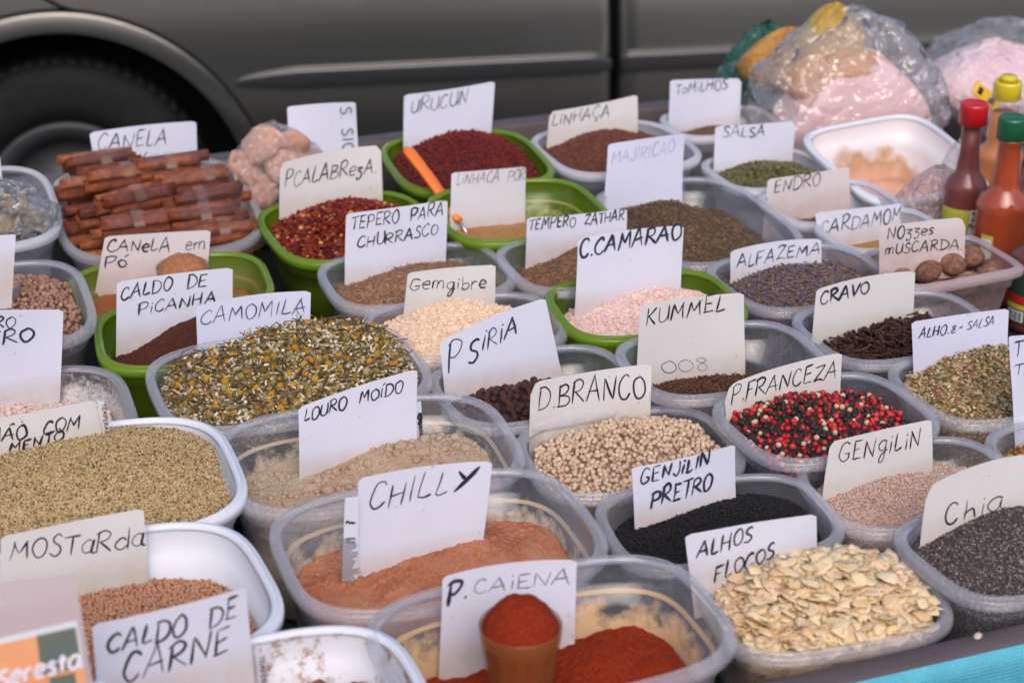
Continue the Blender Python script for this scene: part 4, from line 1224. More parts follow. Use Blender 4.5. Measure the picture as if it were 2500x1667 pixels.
# cinnamon sticks in film bundles
mk_tub('canela', clear, clear_rim, 'deep clear tub stacked with cinnamon stick bundles')
ck = grain_mat('cinnamon_bark', [(0, (.15, .034, .011)), (.5, (.23, .055, .017)), (1, (.33, .10, .032))], .6, mottle=.55, scale=120)
def quill(k):
    r_ = np.random.default_rng(k)
    L_ = 1.0; nseg = 6; n_ = 18
    a = np.linspace(0, 2 * np.pi, n_, endpoint=False)
    rad = 1.06 + .12 * np.sin(2 * a + r_.uniform(0, 6)) + .06 * np.sin(3 * a) + r_.normal(0, .05, n_)
    rad[0] *= .55; rad[1] *= .92          # the seam where the bark curls in
    outer, inner = [], []
    for q in np.linspace(-1, 1, nseg):
        w_ = 1 + .04 * math.sin(q * 5 + k)
        outer.append(np.stack([np.full(n_, q * .040), .0054 * rad * w_ * np.cos(a), .0054 * rad * w_ * np.sin(a) + .0006 * math.sin(q * 3 + k)], 1))
    for q in (1, .6, -.6, -1):
        inner.append(np.stack([np.full(n_, q * .040), .0037 * rad * np.cos(a), .0037 * rad * np.sin(a) + .0006 * math.sin(q * 3 + k)], 1))
    V, F = loft(outer + inner, True, loop_v=True)
    return mesh('cinnamon_stick', V, F, ck, False)
quills = [quill(k) for k in range(4)]
wrap = film('bundle_wrap_film', (.95, .93, .92), .002, .05, 80, .003, .025, .30)
tape = plastic('sticky_tape', (.80, .72, .55), .05, .06)
CB = lambda x, y: (130 + x / 4.276, 340 + y / 4.276)
bund = [((500, 275), .022, 2, 5, 'cinnamon bundle at the back left corner of its tub'), ((1270, 315), .020, -1, 6, 'cinnamon bundle at the back right of its tub'),
        ((740, 420), .016, 4, 5, 'cinnamon bundle second from the back on the left'), ((400, 500), .008, 3, 4, 'lower cinnamon bundle against the left wall of its tub'),
        ((1470, 470), .012, 3, 5, 'cinnamon bundle second from the back on the right'), ((860, 660), .008, 9, 5, 'tilted cinnamon bundle in the middle of the left stack'),
        ((1610, 660), .006, 5, 5, 'cinnamon bundle in the middle of the right stack'), ((1620, 840), .002, 0, 5, 'cinnamon bundle near the front right, above the olive tub'),
        ((860, 930), .000, 2, 5, 'cinnamon bundle at the front left behind the CANELA em Po sign'), ((1700, 1010), -.008, 0, 4, 'lowest cinnamon bundle at the front right'),
        ((560, 800), -.012, 4, 5, 'dark cinnamon bundle low in the middle left'), ((480, 980), -.028, 2, 5, 'dark cinnamon bundle low at the front left')]
rr = random.Random(5)
for (bx, by), dz, yaw, ns, lab in bund:
    px, py = CB(bx, by)
    p = at_z(px, py, RIM + DZ['canela'] + dz)
    b_ = empty('cinnamon_bundle', p, R(20 + yaw * 1.6), label=lab, cat='spice bundle', group='film-wrapped cinnamon bundles')
    spots = [(-.0108, -.001), (0, .0), (.0108, -.0005), (-.0056, .0094), (.0056, .0098), (.0, -.0098)]
    for k in range(ns):
        y_, z_ = spots[k]
        q = obj('cinnamon_stick', quills[rr.randrange(4)], b_, (rr.uniform(-.008, .008), y_, z_), (rr.uniform(0, 6.28), rr.uniform(-.02, .02), rr.uniform(-.03, .03)))
        s_ = rr.uniform(.92, 1.06); q.scale = (rr.uniform(.80, 1.0), s_, s_)
    # film sleeve: hugs the sticks, slack at one end
    a = np.linspace(0, 2 * np.pi, 28, endpoint=False)
    rings = []
    for t_ in np.linspace(-.030, .034, 15):
        k_ = 1 + .05 * math.sin(t_ * 300 + bx)
        cr = 1 + .03 * np.sin(5 * a + t_ * 200) 
        rings.append(np.stack([np.full(28, t_),   .0176 * k_ * cr * np.cos(a), .0038 + .0136 * k_ * cr * np.sin(a)], 1))
    V, F = loft(rings)
    obj('film_wrap', mesh('film_wrap', V, F, wrap, True), b_)
    x0 = rr.uniform(-.018, .012)
    rings = [np.stack([np.full(14, x_),   .0182 * np.cos(q_), .0042 + .0142 * np.sin(q_)], 1) for x_ in (x0, x0 + .011) for q_ in [np.linspace(.9, 2.9, 14)]]
    V, F = loft(rings, closed_u=False)
    obj('tape', mesh('tape', V, F, tape, True), b_)
# bed of sticks under the bundles
c = TUB['canela']
sb = empty('loose_cinnamon', (c[0], c[1], FLOOR), R(c[4]), label='cinnamon sticks lying under the wrapped bundles', cat='spice')
for k in range(58):
    x_ = rr.choice((-.042, .042)); y_ = rr.uniform(-.110, .115); z_ = rr.choice((.012, .024, .036, .048, .058))
    q = obj('cinnamon_stick', quills[k % 4], sb, (x_ + rr.uniform(-.003, .003), y_, z_), (rr.uniform(0, 6.28), 0, rr.uniform(-.06, .06)))

# ------------------------------------------------------------------ handwriting: single-stroke letters, 10 units high; c = curved stroke
G = {
 'A': (8, ['0,0 3.6,9.6 4.2,9.8', '4.0,10 6.6,0', '1.4,3.6 6.4,4.2']), 'B': (7.5, ['.8,0 1.2,10', 'c.8,9.4 4,10 5.6,8.6 4.6,6.2 1.4,5.2 5,5 6.6,3 5,.6 .4,0']),
 'C': (7, ['c5.6,8.4 4.6,10 2.6,9.2 .8,6 .7,2.6 2.4,.2 4.4,.4 6,2']), 'D': (7.5, ['1,.3 1.3,9.8', 'c.4,9.5 3.6,9.6 6.2,7.6 6.6,4 4.4,.9 .6,.1']),
 'E': (6.5, ['1.2,9.4 1,.4', '1.1,9.4 5.4,9.8', '1.1,5 4.6,5.4', '.8,.3 5.6,.6']), 'F': (6.5, ['1.2,9.4 .9,-.4', '.8,9.4 5.8,9.9', '1.1,5 4.4,5.4']),
 'G': (7.5, ['c5.8,8.4 4.4,9.8 2.4,9 .9,6 1,2.4 3,.2 5.6,1.4 6.2,3.8', '3.8,3.8 6.6,4.0']), 'H': (7.5, ['1,9.8 .8,0', '6,10 5.6,.2', '.9,4.8 6,5.4']),
 'I': (3.4, ['1.8,9.8 1.4,.1']), 'J': (5.5, ['c4.4,9.8 4.4,4 3.6,.2 1.8,-.2 .6,1.6']), 'K': (7, ['1.1,10 .9,0', '5.8,9.8 1.1,4.6', '2.2,5.4 6.2,.2']),
 'L': (6, ['1.8,10 .8,.6', 'c.8,.6 2.6,.2 5,1.2']), 'M': (9, ['.6,0 2,9.6', '2,9.6 4.2,3.6', '4.2,3.6 7,9.8', '7,9.8 7.6,.1']), 'N': (7.8, ['.9,.1 1.3,9.4', '1.3,9.4 5.6,.6', '5.6,.6 6.6,10']),
 'O': (7, ['c3.4,9.8 1.2,8 .6,4.4 2,.6 4.2,.2 6.2,3 6,7 4.2,9.6 2.8,9.6']), 'P': (7, ['1.2,9.4 .8,-.4', 'c.2,8.6 3,10 5.8,9 5.4,6 3.2,4.6 1,4.6']),
 'R': (7.4, ['1.2,9.4 .8,0', 'c.3,8.8 3.4,10.2 5.6,8.6 4.6,6 1.4,4.8', '1.8,5 6.6,.3']), 'S': (6, ['c5,8.6 3.6,9.9 1.6,8.6 1.8,6.2 4.4,4.2 4.8,1.8 2.8,.2 .6,1.2']),
 'T': (6.5, ['.2,9.2 6.4,9.9', '3.3,9.5 2.8,0']), 'U': (7, ['c1,9.8 .8,4 1.8,.6 4,.4 5.6,3 6,9.9', '6,9.9 6.3,.4']), 'V': (6.6, ['.6,9.6 3,.3', '3,.3 6.2,10']),
 'Y': (6.6, ['.6,9.8 3,5', '6,10 1.6,-1.2']), 'Z': (7, ['c.8,8.8 3,9.8 6,9.6', '6,9.6 .8,.6', 'c.8,.6 3.4,1.2 6.6,.4']), 'Q': (7, ['c3.4,9.8 1.2,8 .6,4.4 2,.6 4.2,.2 6.2,3 6,7 4.2,9.6 2.8,9.6', '4,3 6.6,-.6']),
 'a': (6.4, ['c5,5.6 3.4,6.6 1.2,5.2 .6,2.6 2,.5 4,1.2 5.2,4.6', 'c5.2,6.4 5,2 5.4,.5 6.6,.9']), 'b': (6, ['1.2,10 1,.4', 'c1,3.6 3.4,5.6 5.2,3.6 4.6,.8 2.4,.1 1,1.2']),
 'c': (5.2, ['c4.6,5 3,6.2 1.2,5 .7,2.4 2.2,.3 4.6,1.2']), 'd': (6.6, ['c5,4.6 3.2,5.8 1,4.4 .8,1.6 2.8,.2 5.2,2', '5.6,10.4 5.4,.3']),
 'e': (5.6, ['c.8,3.2 4.4,3.9 4.2,5.9 2.2,6.2 .7,3.6 1.8,.6 4.6,.9']), 'g': (6.4, ['c5,5.4 3.2,6.4 1.2,4.6 1.4,1.8 3.6,1.2 5,3.8', 'c5.2,6 5,0 3.6,-4.4 1.8,-4.2 2.8,-1 6,1.2']),
 'l': (3, ['1.6,10 1.3,.2']), 'h': (6.4, ['1.3,10.4 .9,.2', 'c1,3.6 3.2,5.8 4.8,4.4 4.8,.2']), 'i': (3, ['1.4,5.8 1.2,.3', '1.5,8 1.7,8.7']), 'm': (9, ['1,5.8 .8,.2', 'c.9,3.6 2.6,5.8 4,5 4,.2', 'c4,3.6 5.8,5.9 7.4,5 7.4,.2']),
 'n': (6.2, ['1,5.8 .8,.2', 'c.9,3.6 3,5.9 4.8,5 4.8,.2']), 'o': (5.6, ['c2.8,5.8 .9,4.6 .9,1.8 2.6,.3 4.6,1.8 4.6,4.6 2.6,5.9']), 'r': (5, ['1.1,5.8 .9,.2', 'c1,3.8 2.4,5.8 4.2,5.4']),
 's': (5, ['c4.2,5.4 2.4,6.2 1.2,4.6 3.4,3 3.4,.8 .6,.7']), 'v': (5, ['.6,5.8 2.2,.3', '2.2,.3 4.6,6']), 'z': (5.6, ['c.8,5.6 4.6,5.6 1.6,3.2 4.4,2.2 3.6,-1.8 1.4,-2.6 1.2,-.6']),
 'p': (6, ['1,5.8 .8,-3.8', 'c1,3.6 3,6 5,4.4 4.6,1.4 1,1']), 't': (4.6, ['2.2,8.4 2,.6', '.4,5.8 4.2,6.2']), 'u': (6, ['c1,5.8 1,1.6 2.8,.3 4.6,2.4 4.8,5.8', '4.8,5.8 5.2,.3']),
 '.': (2.6, ['1.1,.2 1.5,.7']), ' ': (4.5, []), '-': (5, ['1,4.4 3.8,4.8']), '&': (7, ['c5.4,8 3,9.6 1.8,7.2 4.4,5.2 1.2,4 1.4,.8 4.2,.6 5.4,3', '3.6,9.8 2.6,-.4']), '1': (4, ['2,9.6 1.8,0']),
 '0': (7, ['c3.4,9.8 1.2,8 .6,4.4 2,.6 4.2,.2 6.2,3 6,7 4.2,9.6 2.8,9.6']), '8': (6.4, ['c4.8,8.4 3,9.9 1.4,8 3,5.6 5.2,3 3.6,.3 1.2,1.6 2,4.4 4.8,7.4 4.6,8.8']), '/': (5, ['.4,-.4 4,10']),
}
G['Á'] = (8, G['A'][1] + ['5.4,11.2 6.6,13']); G['Í'] = (3.6, ['1.8,7.6 1.4,.1', '2,9.6 3.2,11.6']); G['Ã'] = (8, G['A'][1] + ['c4,11.6 5.4,12.6 6.6,11.8'])
G['ó'] = (6, G['o'][1] + ['3.6,8.2 5.4,10']); G['Ó'] = (7, G['O'][1] + ['4,11 5.4,12.6']); G['Ç'] = (7, G['C'][1] + ['c3.4,.2 4.6,-1.6 2.8,-2.4'])
G['î'] = (3.4, ['1.8,7.4 1.4,.1', '2,9.6 2.2,10.2']); G['Ö'] = (7, G['O'][1] + ['3,11.6 3.4,12.4']); G['Ï'] = (3.8, ['1.8,7.4 1.4,.1', '1.6,9.6 1.8,10.2'])

def catmull(P, k=6):
    P = np.asarray(P, float)
    if len(P) < 3: 
        return P[0] + (P[-1] - P[0]) * np.linspace(0, 1, 5)[:, None]
    Q = np.vstack([2 * P[0] - P[1], P, 2 * P[-1] - P[-2]])
    out_ = []
    for i in range(1, len(Q) - 2):
        p0, p1, p2, p3 = Q[i - 1:i + 3]
        for t in np.linspace(0, 1, k, endpoint=False):
            out_.append(.5 * (2 * p1 + (p2 - p0) * t + (2 * p0 - 5 * p1 + 4 * p2 - p3) * t * t + (3 * p1 - p0 - 3 * p2 + p3) * t ** 3))
    out_.append(P[-1])
    return np.array(out_)

INK = {
 'k': pbr('black_marker', (.014, .014, .022), .5), 'b': pbr('blue_pen', (.05, .05, .16), .5), 'f': pbr('faded_ink', (.33, .34, .42), .7), 'g': pbr('grey_pencil', (.22, .21, .24), .7),
 'l': pbr('pale_blue_pencil', (.36, .38, .54), .7), 'n': pbr('navy_marker', (.025, .022, .06), .5)}

def paper(name, col, stain=None):
    if name in MATS: return MATS[name]
    m, n, L, out = nt(name)
    b = n.new('ShaderNodeBsdfPrincipled'); b.inputs['Roughness'].default_value = .75; b.inputs['Specular IOR Level'].default_value = .25
    tc = n.new('ShaderNodeTexCoord')
    t = n.new('ShaderNodeTexNoise'); t.inputs['Scale'].default_value = 9; t.inputs['Detail'].default_value = 6; L(tc.outputs['Object'], t.inputs[0])
    r = ramp(n, [(.35, tuple(c * .93 for c in col)), (.6, col)]); L(t.outputs[0], r.inputs[0])
    src = r.outputs[0]
    t2 = n.new('ShaderNodeTexNoise'); t2.inputs['Scale'].default_value = 130; t2.inputs['Detail'].default_value = 2; L(tc.outputs['Object'], t2.inputs[0])
    r2 = ramp(n, [(.735, (0, 0, 0)), (.76, (.5, .5, .5))]); L(t2.outputs[0], r2.inputs[0])
    mx = n.new('ShaderNodeMix'); mx.data_type = 'RGBA'; mx.inputs[7].default_value = (.45, .36, .26, 1); L(r2.outputs[0], mx.inputs[0]); L(src, mx.inputs[6]); src = mx.outputs[2]
    if stain:       # (colour, z below which the card is soiled, blend height)
        sp = n.new('ShaderNodeSeparateXYZ'); L(tc.outputs['Object'], sp.inputs[0])
        mr = n.new('ShaderNodeMapRange'); mr.inputs[1].default_value = stain[1]; mr.inputs[2].default_value = stain[1] - stain[2]; L(sp.outputs[2], mr.inputs[0])
        t3 = n.new('ShaderNodeTexNoise'); t3.inputs['Scale'].default_value = 60; t3.inputs['Detail'].default_value = 7; L(tc.outputs['Object'], t3.inputs[0])
        ml = n.new('ShaderNodeMath'); ml.operation = 'MULTIPLY'; L(mr.outputs[0], ml.inputs[0]); L(t3.outputs[0], ml.inputs[1])
        m3 = n.new('ShaderNodeMix'); m3.data_type = 'RGBA'; m3.inputs[7].default_value = (*stain[0], 1); L(ml.outputs[0], m3.inputs[0]); L(src, m3.inputs[6]); src = m3.outputs[2]
    L(src, b.inputs['Base Color'])
    tr = n.new('ShaderNodeBsdfTranslucent'); L(src, tr.inputs[0])
    ms = n.new('ShaderNodeMixShader'); ms.inputs[0].default_value = .18
    L(b.outputs[0], ms.inputs[1]); L(tr.outputs[0], ms.inputs[2]); L(ms.outputs[0], out.inputs[0])
    MATS[name] = m
    return m
PW = paper('white_card', (.75, .765, .86), ((.56, .42, .32), .046, .018)); PC = paper('cream_card', (.75, .735, .715), ((.52, .40, .28), .050, .025)); PB = paper('bluish_card', (.73, .75, .89)); PP = paper('pinkish_card', (.75, .69, .69), ((.45, .26, .17), .060, .04))
PS = paper('soiled_card', (.74, .73, .77), ((.40, .22, .12), .045, .03))

def card_base(px, py, dz, key=None):
    """where a card meets the spice: inside the tub it is seen in, clear of the back wall"""
    def local(k, z):
        p = at_z(px, py, FLOOR + HT[k] + z); c = TUB[k]; a = R(c[4])
        dx, dy = p.x - c[0], p.y - c[1]
        return p, dx * math.cos(a) + dy * math.sin(a), -dx * math.sin(a) + dy * math.cos(a)
    best = None
    for k in ([key] if key else TUB):
        p, lx, ly = local(k, dz)
        g_ = (abs(lx / TUB[k][2] * 2) ** 4 + abs(ly / TUB[k][3] * 2) ** 4)
        if best is None or g_ < best[0]: best = (g_, k)
    k = best[1]
    z = dz
    for _ in range(40):
        p, lx, ly = local(k, z)
        if ly < TUB[k][3] / 2 - .020: break
        z += .003
    return p

def card(lab, k, quad, dz, texts, pm=PW, lean=7, th=20, bow=0.0, ext=.03, bulge=.0036, round_=(0, 0), name='handwritten_sign', cat='sign', group='handwritten spice signs', tubbed=True, tubkey=None):
    q = [W(k, *p) for p in quad]               # TL TR BR BL, bottom corners where the card meets the spice
    mid_ = ((q[2][0] + q[3][0]) / 2, (q[2][1] + q[3][1]) / 2)
    p0 = card_base(mid_[0], mid_[1], dz, tubkey) if tubbed else at_z(*mid_, RIM + dz)
    a = R(th); le = R(lean)
    ex = Vector((math.cos(a), math.sin(a), 0))
    up = Vector((-math.sin(a) * math.sin(le), math.cos(a) * math.sin(le), math.cos(le)))
    nrm = ex.cross(up)                          # towards the viewer
    def ab(px, py):
        p = at_plane(px, py, p0, nrm) - p0
        return np.array([p.dot(ex), p.dot(up)])
    TL, TR, BR, BL = [ab(*c) for c in q]
    dl = (BL - TL) / np.linalg.norm(BL - TL); dr = (BR - TR) / np.linalg.norm(BR - TR)
    BL2, BR2 = BL + dl * ext, BR + dr * ext
    r_ = random.Random(lab)
    bow = bow or r_.uniform(-.008, .024)
    wob = r_.uniform(.6, 1.4) * r_.choice((-1, 1)); ph = r_.uniform(0, 6)
    cen = (TL + TR + BL2 + BR2) / 4
    wd = np.linalg.norm(TR - TL)
    bulge *= min(1, (wd / .09) ** 2)
    def disp(p):
        x = (p[..., 0] - cen[0]) / (wd / 2); y = (p[..., 1] - cen[1]) / (wd / 2)
        return bulge * (wob * (x * x - .5) + .35 * np.sin(2.2 * y + ph) * x)
    nu, nv = 25, 15
    S, T = np.meshgrid(np.linspace(0, 1, nu), np.linspace(0, 1, nv))
    S, T = S[..., None], T[..., None]
    P = (TL * (1 - S) + TR * S) * (1 - T) + (BL2 * (1 - S) + BR2 * S) * T
    hgt = np.linalg.norm(TL - BL2)
    P[..., 1] += (bow * wd * np.sin(np.pi * S[..., 0]) * (1 - T[..., 0]))
    # rounded top corners
    for side, rad in ((0, round_[0]), (1, round_[1])):
        rad = max(rad, .018) * wd
        s_ = S[..., 0] if side == 0 else 1 - S[..., 0]
        dx = s_ * wd
        drop = np.where(dx < rad, rad - np.sqrt(np.maximum(rad ** 2 - (rad - dx) ** 2, 0)), 0)
        P[..., 1] -= drop * (1 - T[..., 0]) ** 2
    jag = (T[..., 0] > .999) * 0
    D = disp(P)
    t_ = .00018
    front = np.concatenate([P, (D + t_)[..., None]], -1); back = np.concatenate([P, (D - t_)[..., None]], -1)
    Vf, Ff = loft(front, closed_u=False); Vb, Fb = loft(back, closed_u=False)
    V, F = merge([(Vf, [f[:, ::-1] for f in Ff]), (Vb, Fb)])
    # close the rim
    idx = list(range(nu)) + [r0 * nu + nu - 1 for r0 in range(1, nv)] + [(nv - 1) * nu + c0 for c0 in range(nu - 2, -1, -1)] + [r0 * nu for r0 in range(nv - 2, 0, -1)]
    E_ = np.array([(idx[i], idx[(i + 1) % len(idx)], idx[(i + 1) % len(idx)] + nu * nv, idx[i] + nu * nv) for i in range(len(idx))])
    nb = len(V); nr_i = len(idx)
    edge_V = np.concatenate([V[idx], V[np.array(idx) + nu * nv]])
    V = np.concatenate([V, edge_V])
    E_ = np.array([(nb + i, nb + (i + 1) % nr_i, nb + (i + 1) % nr_i + nr_i, nb + i + nr_i) for i in range(nr_i)])
    F = F + [E_]
    base = np.array([cen[0], min(BL2[1], BR2[1])])
    org = p0 + ex * base[0] + up * base[1]
    loc = lambda VV: np.column_stack([VV[:, 0] - base[0], -VV[:, 2], VV[:, 1] - base[1]])
    # local frame: x along ex, y away from viewer, z up the card
    M = Matrix(((ex.x, -nrm.x, up.x, org.x), (ex.y, -nrm.y, up.y, org.y), (ex.z, -nrm.z, up.z, org.z), (0, 0, 0, 1)))
    o = obj(name, mesh(name, loc(V), F, pm, True))
    o.matrix_world = M
    tag(o, lab, cat, group)
    lift = [t_ + .00022]
    for tx in texts:
        s_, x0, y0, x1, y1, h_ = tx[:6]
        wpx = tx[6] if len(tx) > 6 else .0011
        ink = tx[7] if len(tx) > 7 else 'k'
        slant = tx[8] if len(tx) > 8 else .12
        a0, a1 = W(k, x0, y0), W(k, x1, y1)
        sc = CW[k][2]
        hp = h_ / sc
        adv = sum(G[c][0] for c in s_ if c in G)
        parts = []
        pos = 0
        for ci, c in enumerate(s_):
            g_ = G.get(c)
            if g_ is None: continue
            jy, js = r_.uniform(-.07, .07), r_.uniform(.86, 1.10)
            for st_ in g_[1]:
                cur = st_[0] == 'c'
                pts = np.array([[float(v) for v in p.split(',')] for p in st_.lstrip('c').split()])
                pts += np.array([[r_.uniform(-.34, .34), r_.uniform(-.34, .34)] for _ in pts])
                pts = catmull(pts) if (cur or len(pts) > 2) and cur else catmull(pts) if len(pts) > 2 else np.array([pts[0] + (pts[1] - pts[0]) * t for t in np.linspace(0, 1, 6)]) + np.outer(np.sin(np.linspace(0, math.pi, 6)), [r_.uniform(-.25, .25), 0])
                fx = (pos + pts[:, 0]) / adv
                yy = (pts[:, 1] * js / 10 + jy) * hp
                gx = a0[0] + (a1[0] - a0[0]) * fx + yy * slant
                gy = a0[1] + (a1[1] - a0[1]) * fx - yy
                Q = np.array([ab(x, y) for x, y in zip(gx, gy)])
                passes = 2 if ink in 'nb' and r_.random() < .55 else 1
                for ps in range(passes):
                    QQ = Q + (np.array([r_.uniform(-.0006, .0006), r_.uniform(-.0006, .0006)]) if ps else 0)
                    tg = np.gradient(QQ, axis=0); tg /= np.linalg.norm(tg, axis=1, keepdims=True) + 1e-9
                    nn = np.column_stack([-tg[:, 1], tg[:, 0]])
                    ww = wpx * .60 * r_.uniform(.78, 1.25) * (.85 + .25 * np.sin(np.linspace(0, 3, len(QQ)) + r_.uniform(0, 6)))
                    ww[0] *= .6; ww[-1] *= .5
                    QQ = np.vstack([QQ[0] - tg[0] * wpx * .3, QQ, QQ[-1] + tg[-1] * wpx * .3]); nn = np.vstack([nn[0], nn, nn[-1]]); ww = np.concatenate([[ww[0] * .5], ww, [ww[-1] * .5]])
                    L_, R_ = QQ + nn * ww[:, None], QQ - nn * ww[:, None]
                    z_ = lift[0]; lift[0] += .000006
                    A = np.column_stack([L_, disp(L_) + z_]); B = np.column_stack([R_, disp(R_) + z_])
                    V2, F2 = loft([A, B], closed_u=False)
                    parts.append((V2, F2))
            pos += g_[0]
        if parts:
            V2, F2 = merge(parts)
            t_o = obj('lettering', mesh('lettering', loc(V2), F2, INK[ink]))
            t_o.parent = o
    return o

T1 = .0013
# front rows
card('front card hand-lettered P. CAIENA behind the glass of red powder', 8, [(592, 950), (1365, 855), (1350, 1265), (578, 1400)], -.052,
     [('P.', 615, 1100, 745, 1080, 140, .0022, 'n'), ('CAiENA', 770, 1058, 1340, 1000, 88, .0010, 'g')], PW, bow=.02, tubkey='caiena')
card('white card hand-lettered CHILLY in the pale orange powder', 8, [(115, 395), (873, 283), (828, 775), (105, 930)], -.034,
     [('CHILL', 165, 585, 640, 480, 145, .0012, 'k', .2), ('Y', 640, 470, 770, 430, 120, .0030, 'k', .4)], PW)
card('narrow printed packet strip tucked behind the CHILLY card', 8, [(40, 505), (118, 495), (112, 925), (25, 925)], -.030,
     [('Peso', 45, 655, 100, 652, 18, .0009, 'k', 0), ('INFORM', 48, 745, 100, 742, 12, .0006, 'g', 0), ('NUTRIC', 48, 765, 100, 762, 12, .0006, 'g', 0)], PW, name='packet_strip', cat='packet', group=None, tubkey='chilly')
card('white card hand-lettered LOURO MOIDO with a long slanting top', 'D', [(684, 935), (956, 845), (957, 1010), (686, 1085)], -.026,
     [('LOURO  MOÍDO', 695, 968, 925, 900, 29, .0011)], PW)
card('narrow printed strip with a barcode behind the LOURO MOIDO card', 5, [(505, 1340), (560, 1325), (578, 1570), (515, 1570)], -.022,
     [('g', 535, 1455, 568, 1448, 62, .0018, 'k', 0)], PW, name='packet_strip', cat='packet', group=None, tubkey='louro')
card('bluish card in thin blue pen lettered CAMOMILA', 4, [(1318, 680), (2095, 578), (2090, 890), (1330, 1015)], -.004,
     [('CAMOMILA', 1345, 812, 2075, 722, 100, .0008, 'b')], PB)
card('white card hand-lettered D.BRANCO with a rounded corner', 5, [(1290, 1195), (2112, 1068), (2098, 1395), (1288, 1555)], -.010,
     [('D.BRANCO', 1345, 1385, 2075, 1295, 165, .0013, 'k', .05)], PC, round_=(.10, 0))
card('cream card hand-lettered P.FRANCEZA standing in mixed peppercorns', 6, [(322, 1222), (1112, 990), (1105, 1260), (328, 1415)], -.012,
     [('P.FRANCEZA', 360, 1345, 1085, 1160, 125, .0012, 'k', .15)], PC, round_=(.12, 0))
card('white card hand-lettered GENJILIN PRETRO over black sesame', 'S', [(1543, 1143), (1797, 1086), (1799, 1221), (1550, 1274)], -.010,
     [('GENJiLIN', 1560, 1182, 1732, 1134, 36, .0014, 'n'), ('PRETRO', 1585, 1237, 1738, 1190, 42, .0015, 'n')], PW)
card('cream card hand-lettered GENGILIN over pale sesame', 9, [(890, 190), (1470, 57), (1477, 400), (850, 483)], -.014,
     [('GENgiLiN', 930, 305, 1405, 200, 105, .0010)], PC, bow=.02, round_=(.05, 0))
card('large cream card with a curved top hand-lettered Chia at the right edge', 9, [(1435, 445), (2160, 235), (2130, 560), (1398, 738)], .000,
     [('C', 1535, 680, 1630, 655, 140, .0011), ('hia', 1640, 640, 1885, 580, 120, .0011)], PC, bow=.05, round_=(.10, 0))
card('white card hand-lettered ALHOS FLOCOS in the garlic flakes', 9, [(68, 732), (810, 600), (818, 815), (90, 975)], .004,
     [('ALHOS', 125, 858, 430, 742, 100, .0014), ('FLOCOS', 210, 985, 555, 830, 88, .0014)], PW, bow=.035)
card('steeply tilted card hand-lettered P. SIRIA in blue-black pen', 5, [(683, 925), (1397, 625), (1503, 1105), (712, 1245)], -.026,
     [('P', 730, 1118, 840, 1085, 210, .0012, 'n', .05), ('S', 865, 1085, 960, 1045, 180, .0018, 'n', .1), ('îRÏA', 965, 1000, 1215, 870, 135, .0012, 'n', .1)], PW)
card('pale card hand-lettered KUMMEL over caraway', 'D', [(1466, 700), (1708, 672), (1708, 848), (1461, 864)], -.040,
     [('KUMMEL', 1478, 748, 1668, 712, 40, .0014), ('008', 1520, 858, 1632, 850, 30, .0006, 'b', -.1)], PC, round_=(.06, 0))
card('large cream card hand-lettered CRAVO standing in cloves', 6, [(948, 572), (1602, 440), (1595, 775), (905, 920)], -.020,
     [('CRAVO', 970, 672, 1310, 600, 85, .0019, 'n')], PC)
card('bluish card hand-lettered ALHO & SALSA in thin blue pen', 6, [(1592, 790), (2258, 705), (2240, 970), (1608, 1070)], .002,
     [('ALHO.', 1635, 905, 1835, 868, 68, .0010, 'n', .2), ('&-', 1840, 868, 1935, 850, 60, .0008, 'b', .2), ('SALSA', 1955, 840, 2150, 810, 60, .0006, 'b', .3)], PB)
card('white card cut by the right edge showing TE and T', 6, [(2252, 890), (2560, 850), (2560, 1420), (2290, 1590)], -.012,
     [('TE', 2275, 1040, 2420, 1010, 115, .0009, 'n', .1), ('TA', 2285, 1160, 2430, 1130, 75, .0008, 'n', .1)], PB)
card('card hand-lettered ALFAZEMA over lavender', 6, [(358, 308), (978, 228), (980, 418), (358, 465)], -.008,
     [('ALFAZEMA', 400, 428, 978, 330, 88, .0013)], PW)
card('tall white card hand-lettered C.CAMARAO in the pink powder', 'D', [(1327, 550), (1568, 517), (1563, 670), (1318, 705)], -.012,
     [('C.CAMARAÖ', 1328, 592, 1563, 548, 40, .0018, 'n')], PW)
card('low cream card lettered Gemgibre over ginger powder', 5, [(470, 460), (1070, 410), (1062, 650), (452, 700)], .004,
     [('Gemgibre', 478, 572, 1005, 562, 88, .0010)], PC)
card('white card hand-lettered TEPERO PARA CHURRASCO', 'D', [(796, 492), (1029, 460), (1025, 603), (793, 643)], -.012,
     [('TEPERO  PARÁ', 806, 528, 1020, 494, 31, .0012), ('CHURRASCO', 820, 570, 1006, 538, 27, .0012)], PW)
card('wide white card hand-lettered TEMPERO ZATHAR', 'D', [(1210, 500), (1442, 480), (1440, 548), (1209, 582)], -.010,
     [('TEMPERO  ZATHAR', 1213, 530, 1436, 508, 27, .0013)], PW)
card('soiled card lettered LINHACA POR in the almost empty green tub', 'D', [(1038, 398), (1210, 384), (1208, 508), (1034, 512)], -.046,
     [('LiNHACA  PÓR', 1046, 424, 1208, 414, 27, .0009, 'g', .2)], PS, tubkey='linpor')
card('pale bluish card with faded lettering MAJIRICAO', 'D', [(1397, 332), (1575, 308), (1568, 440), (1388, 465)], -.010,
     [('MAJIRICAÖ', 1402, 378, 1550, 350, 30, .0008, 'l')], PB)
card('cream card with a wavy top hand-lettered P.CALABREZA', 'D', [(642, 376), (872, 332), (877, 455), (640, 487)], -.010,
     [('PCALABRezA.', 652, 432, 864, 398, 37, .0011)], PC, bow=.02, round_=(.05, .06))
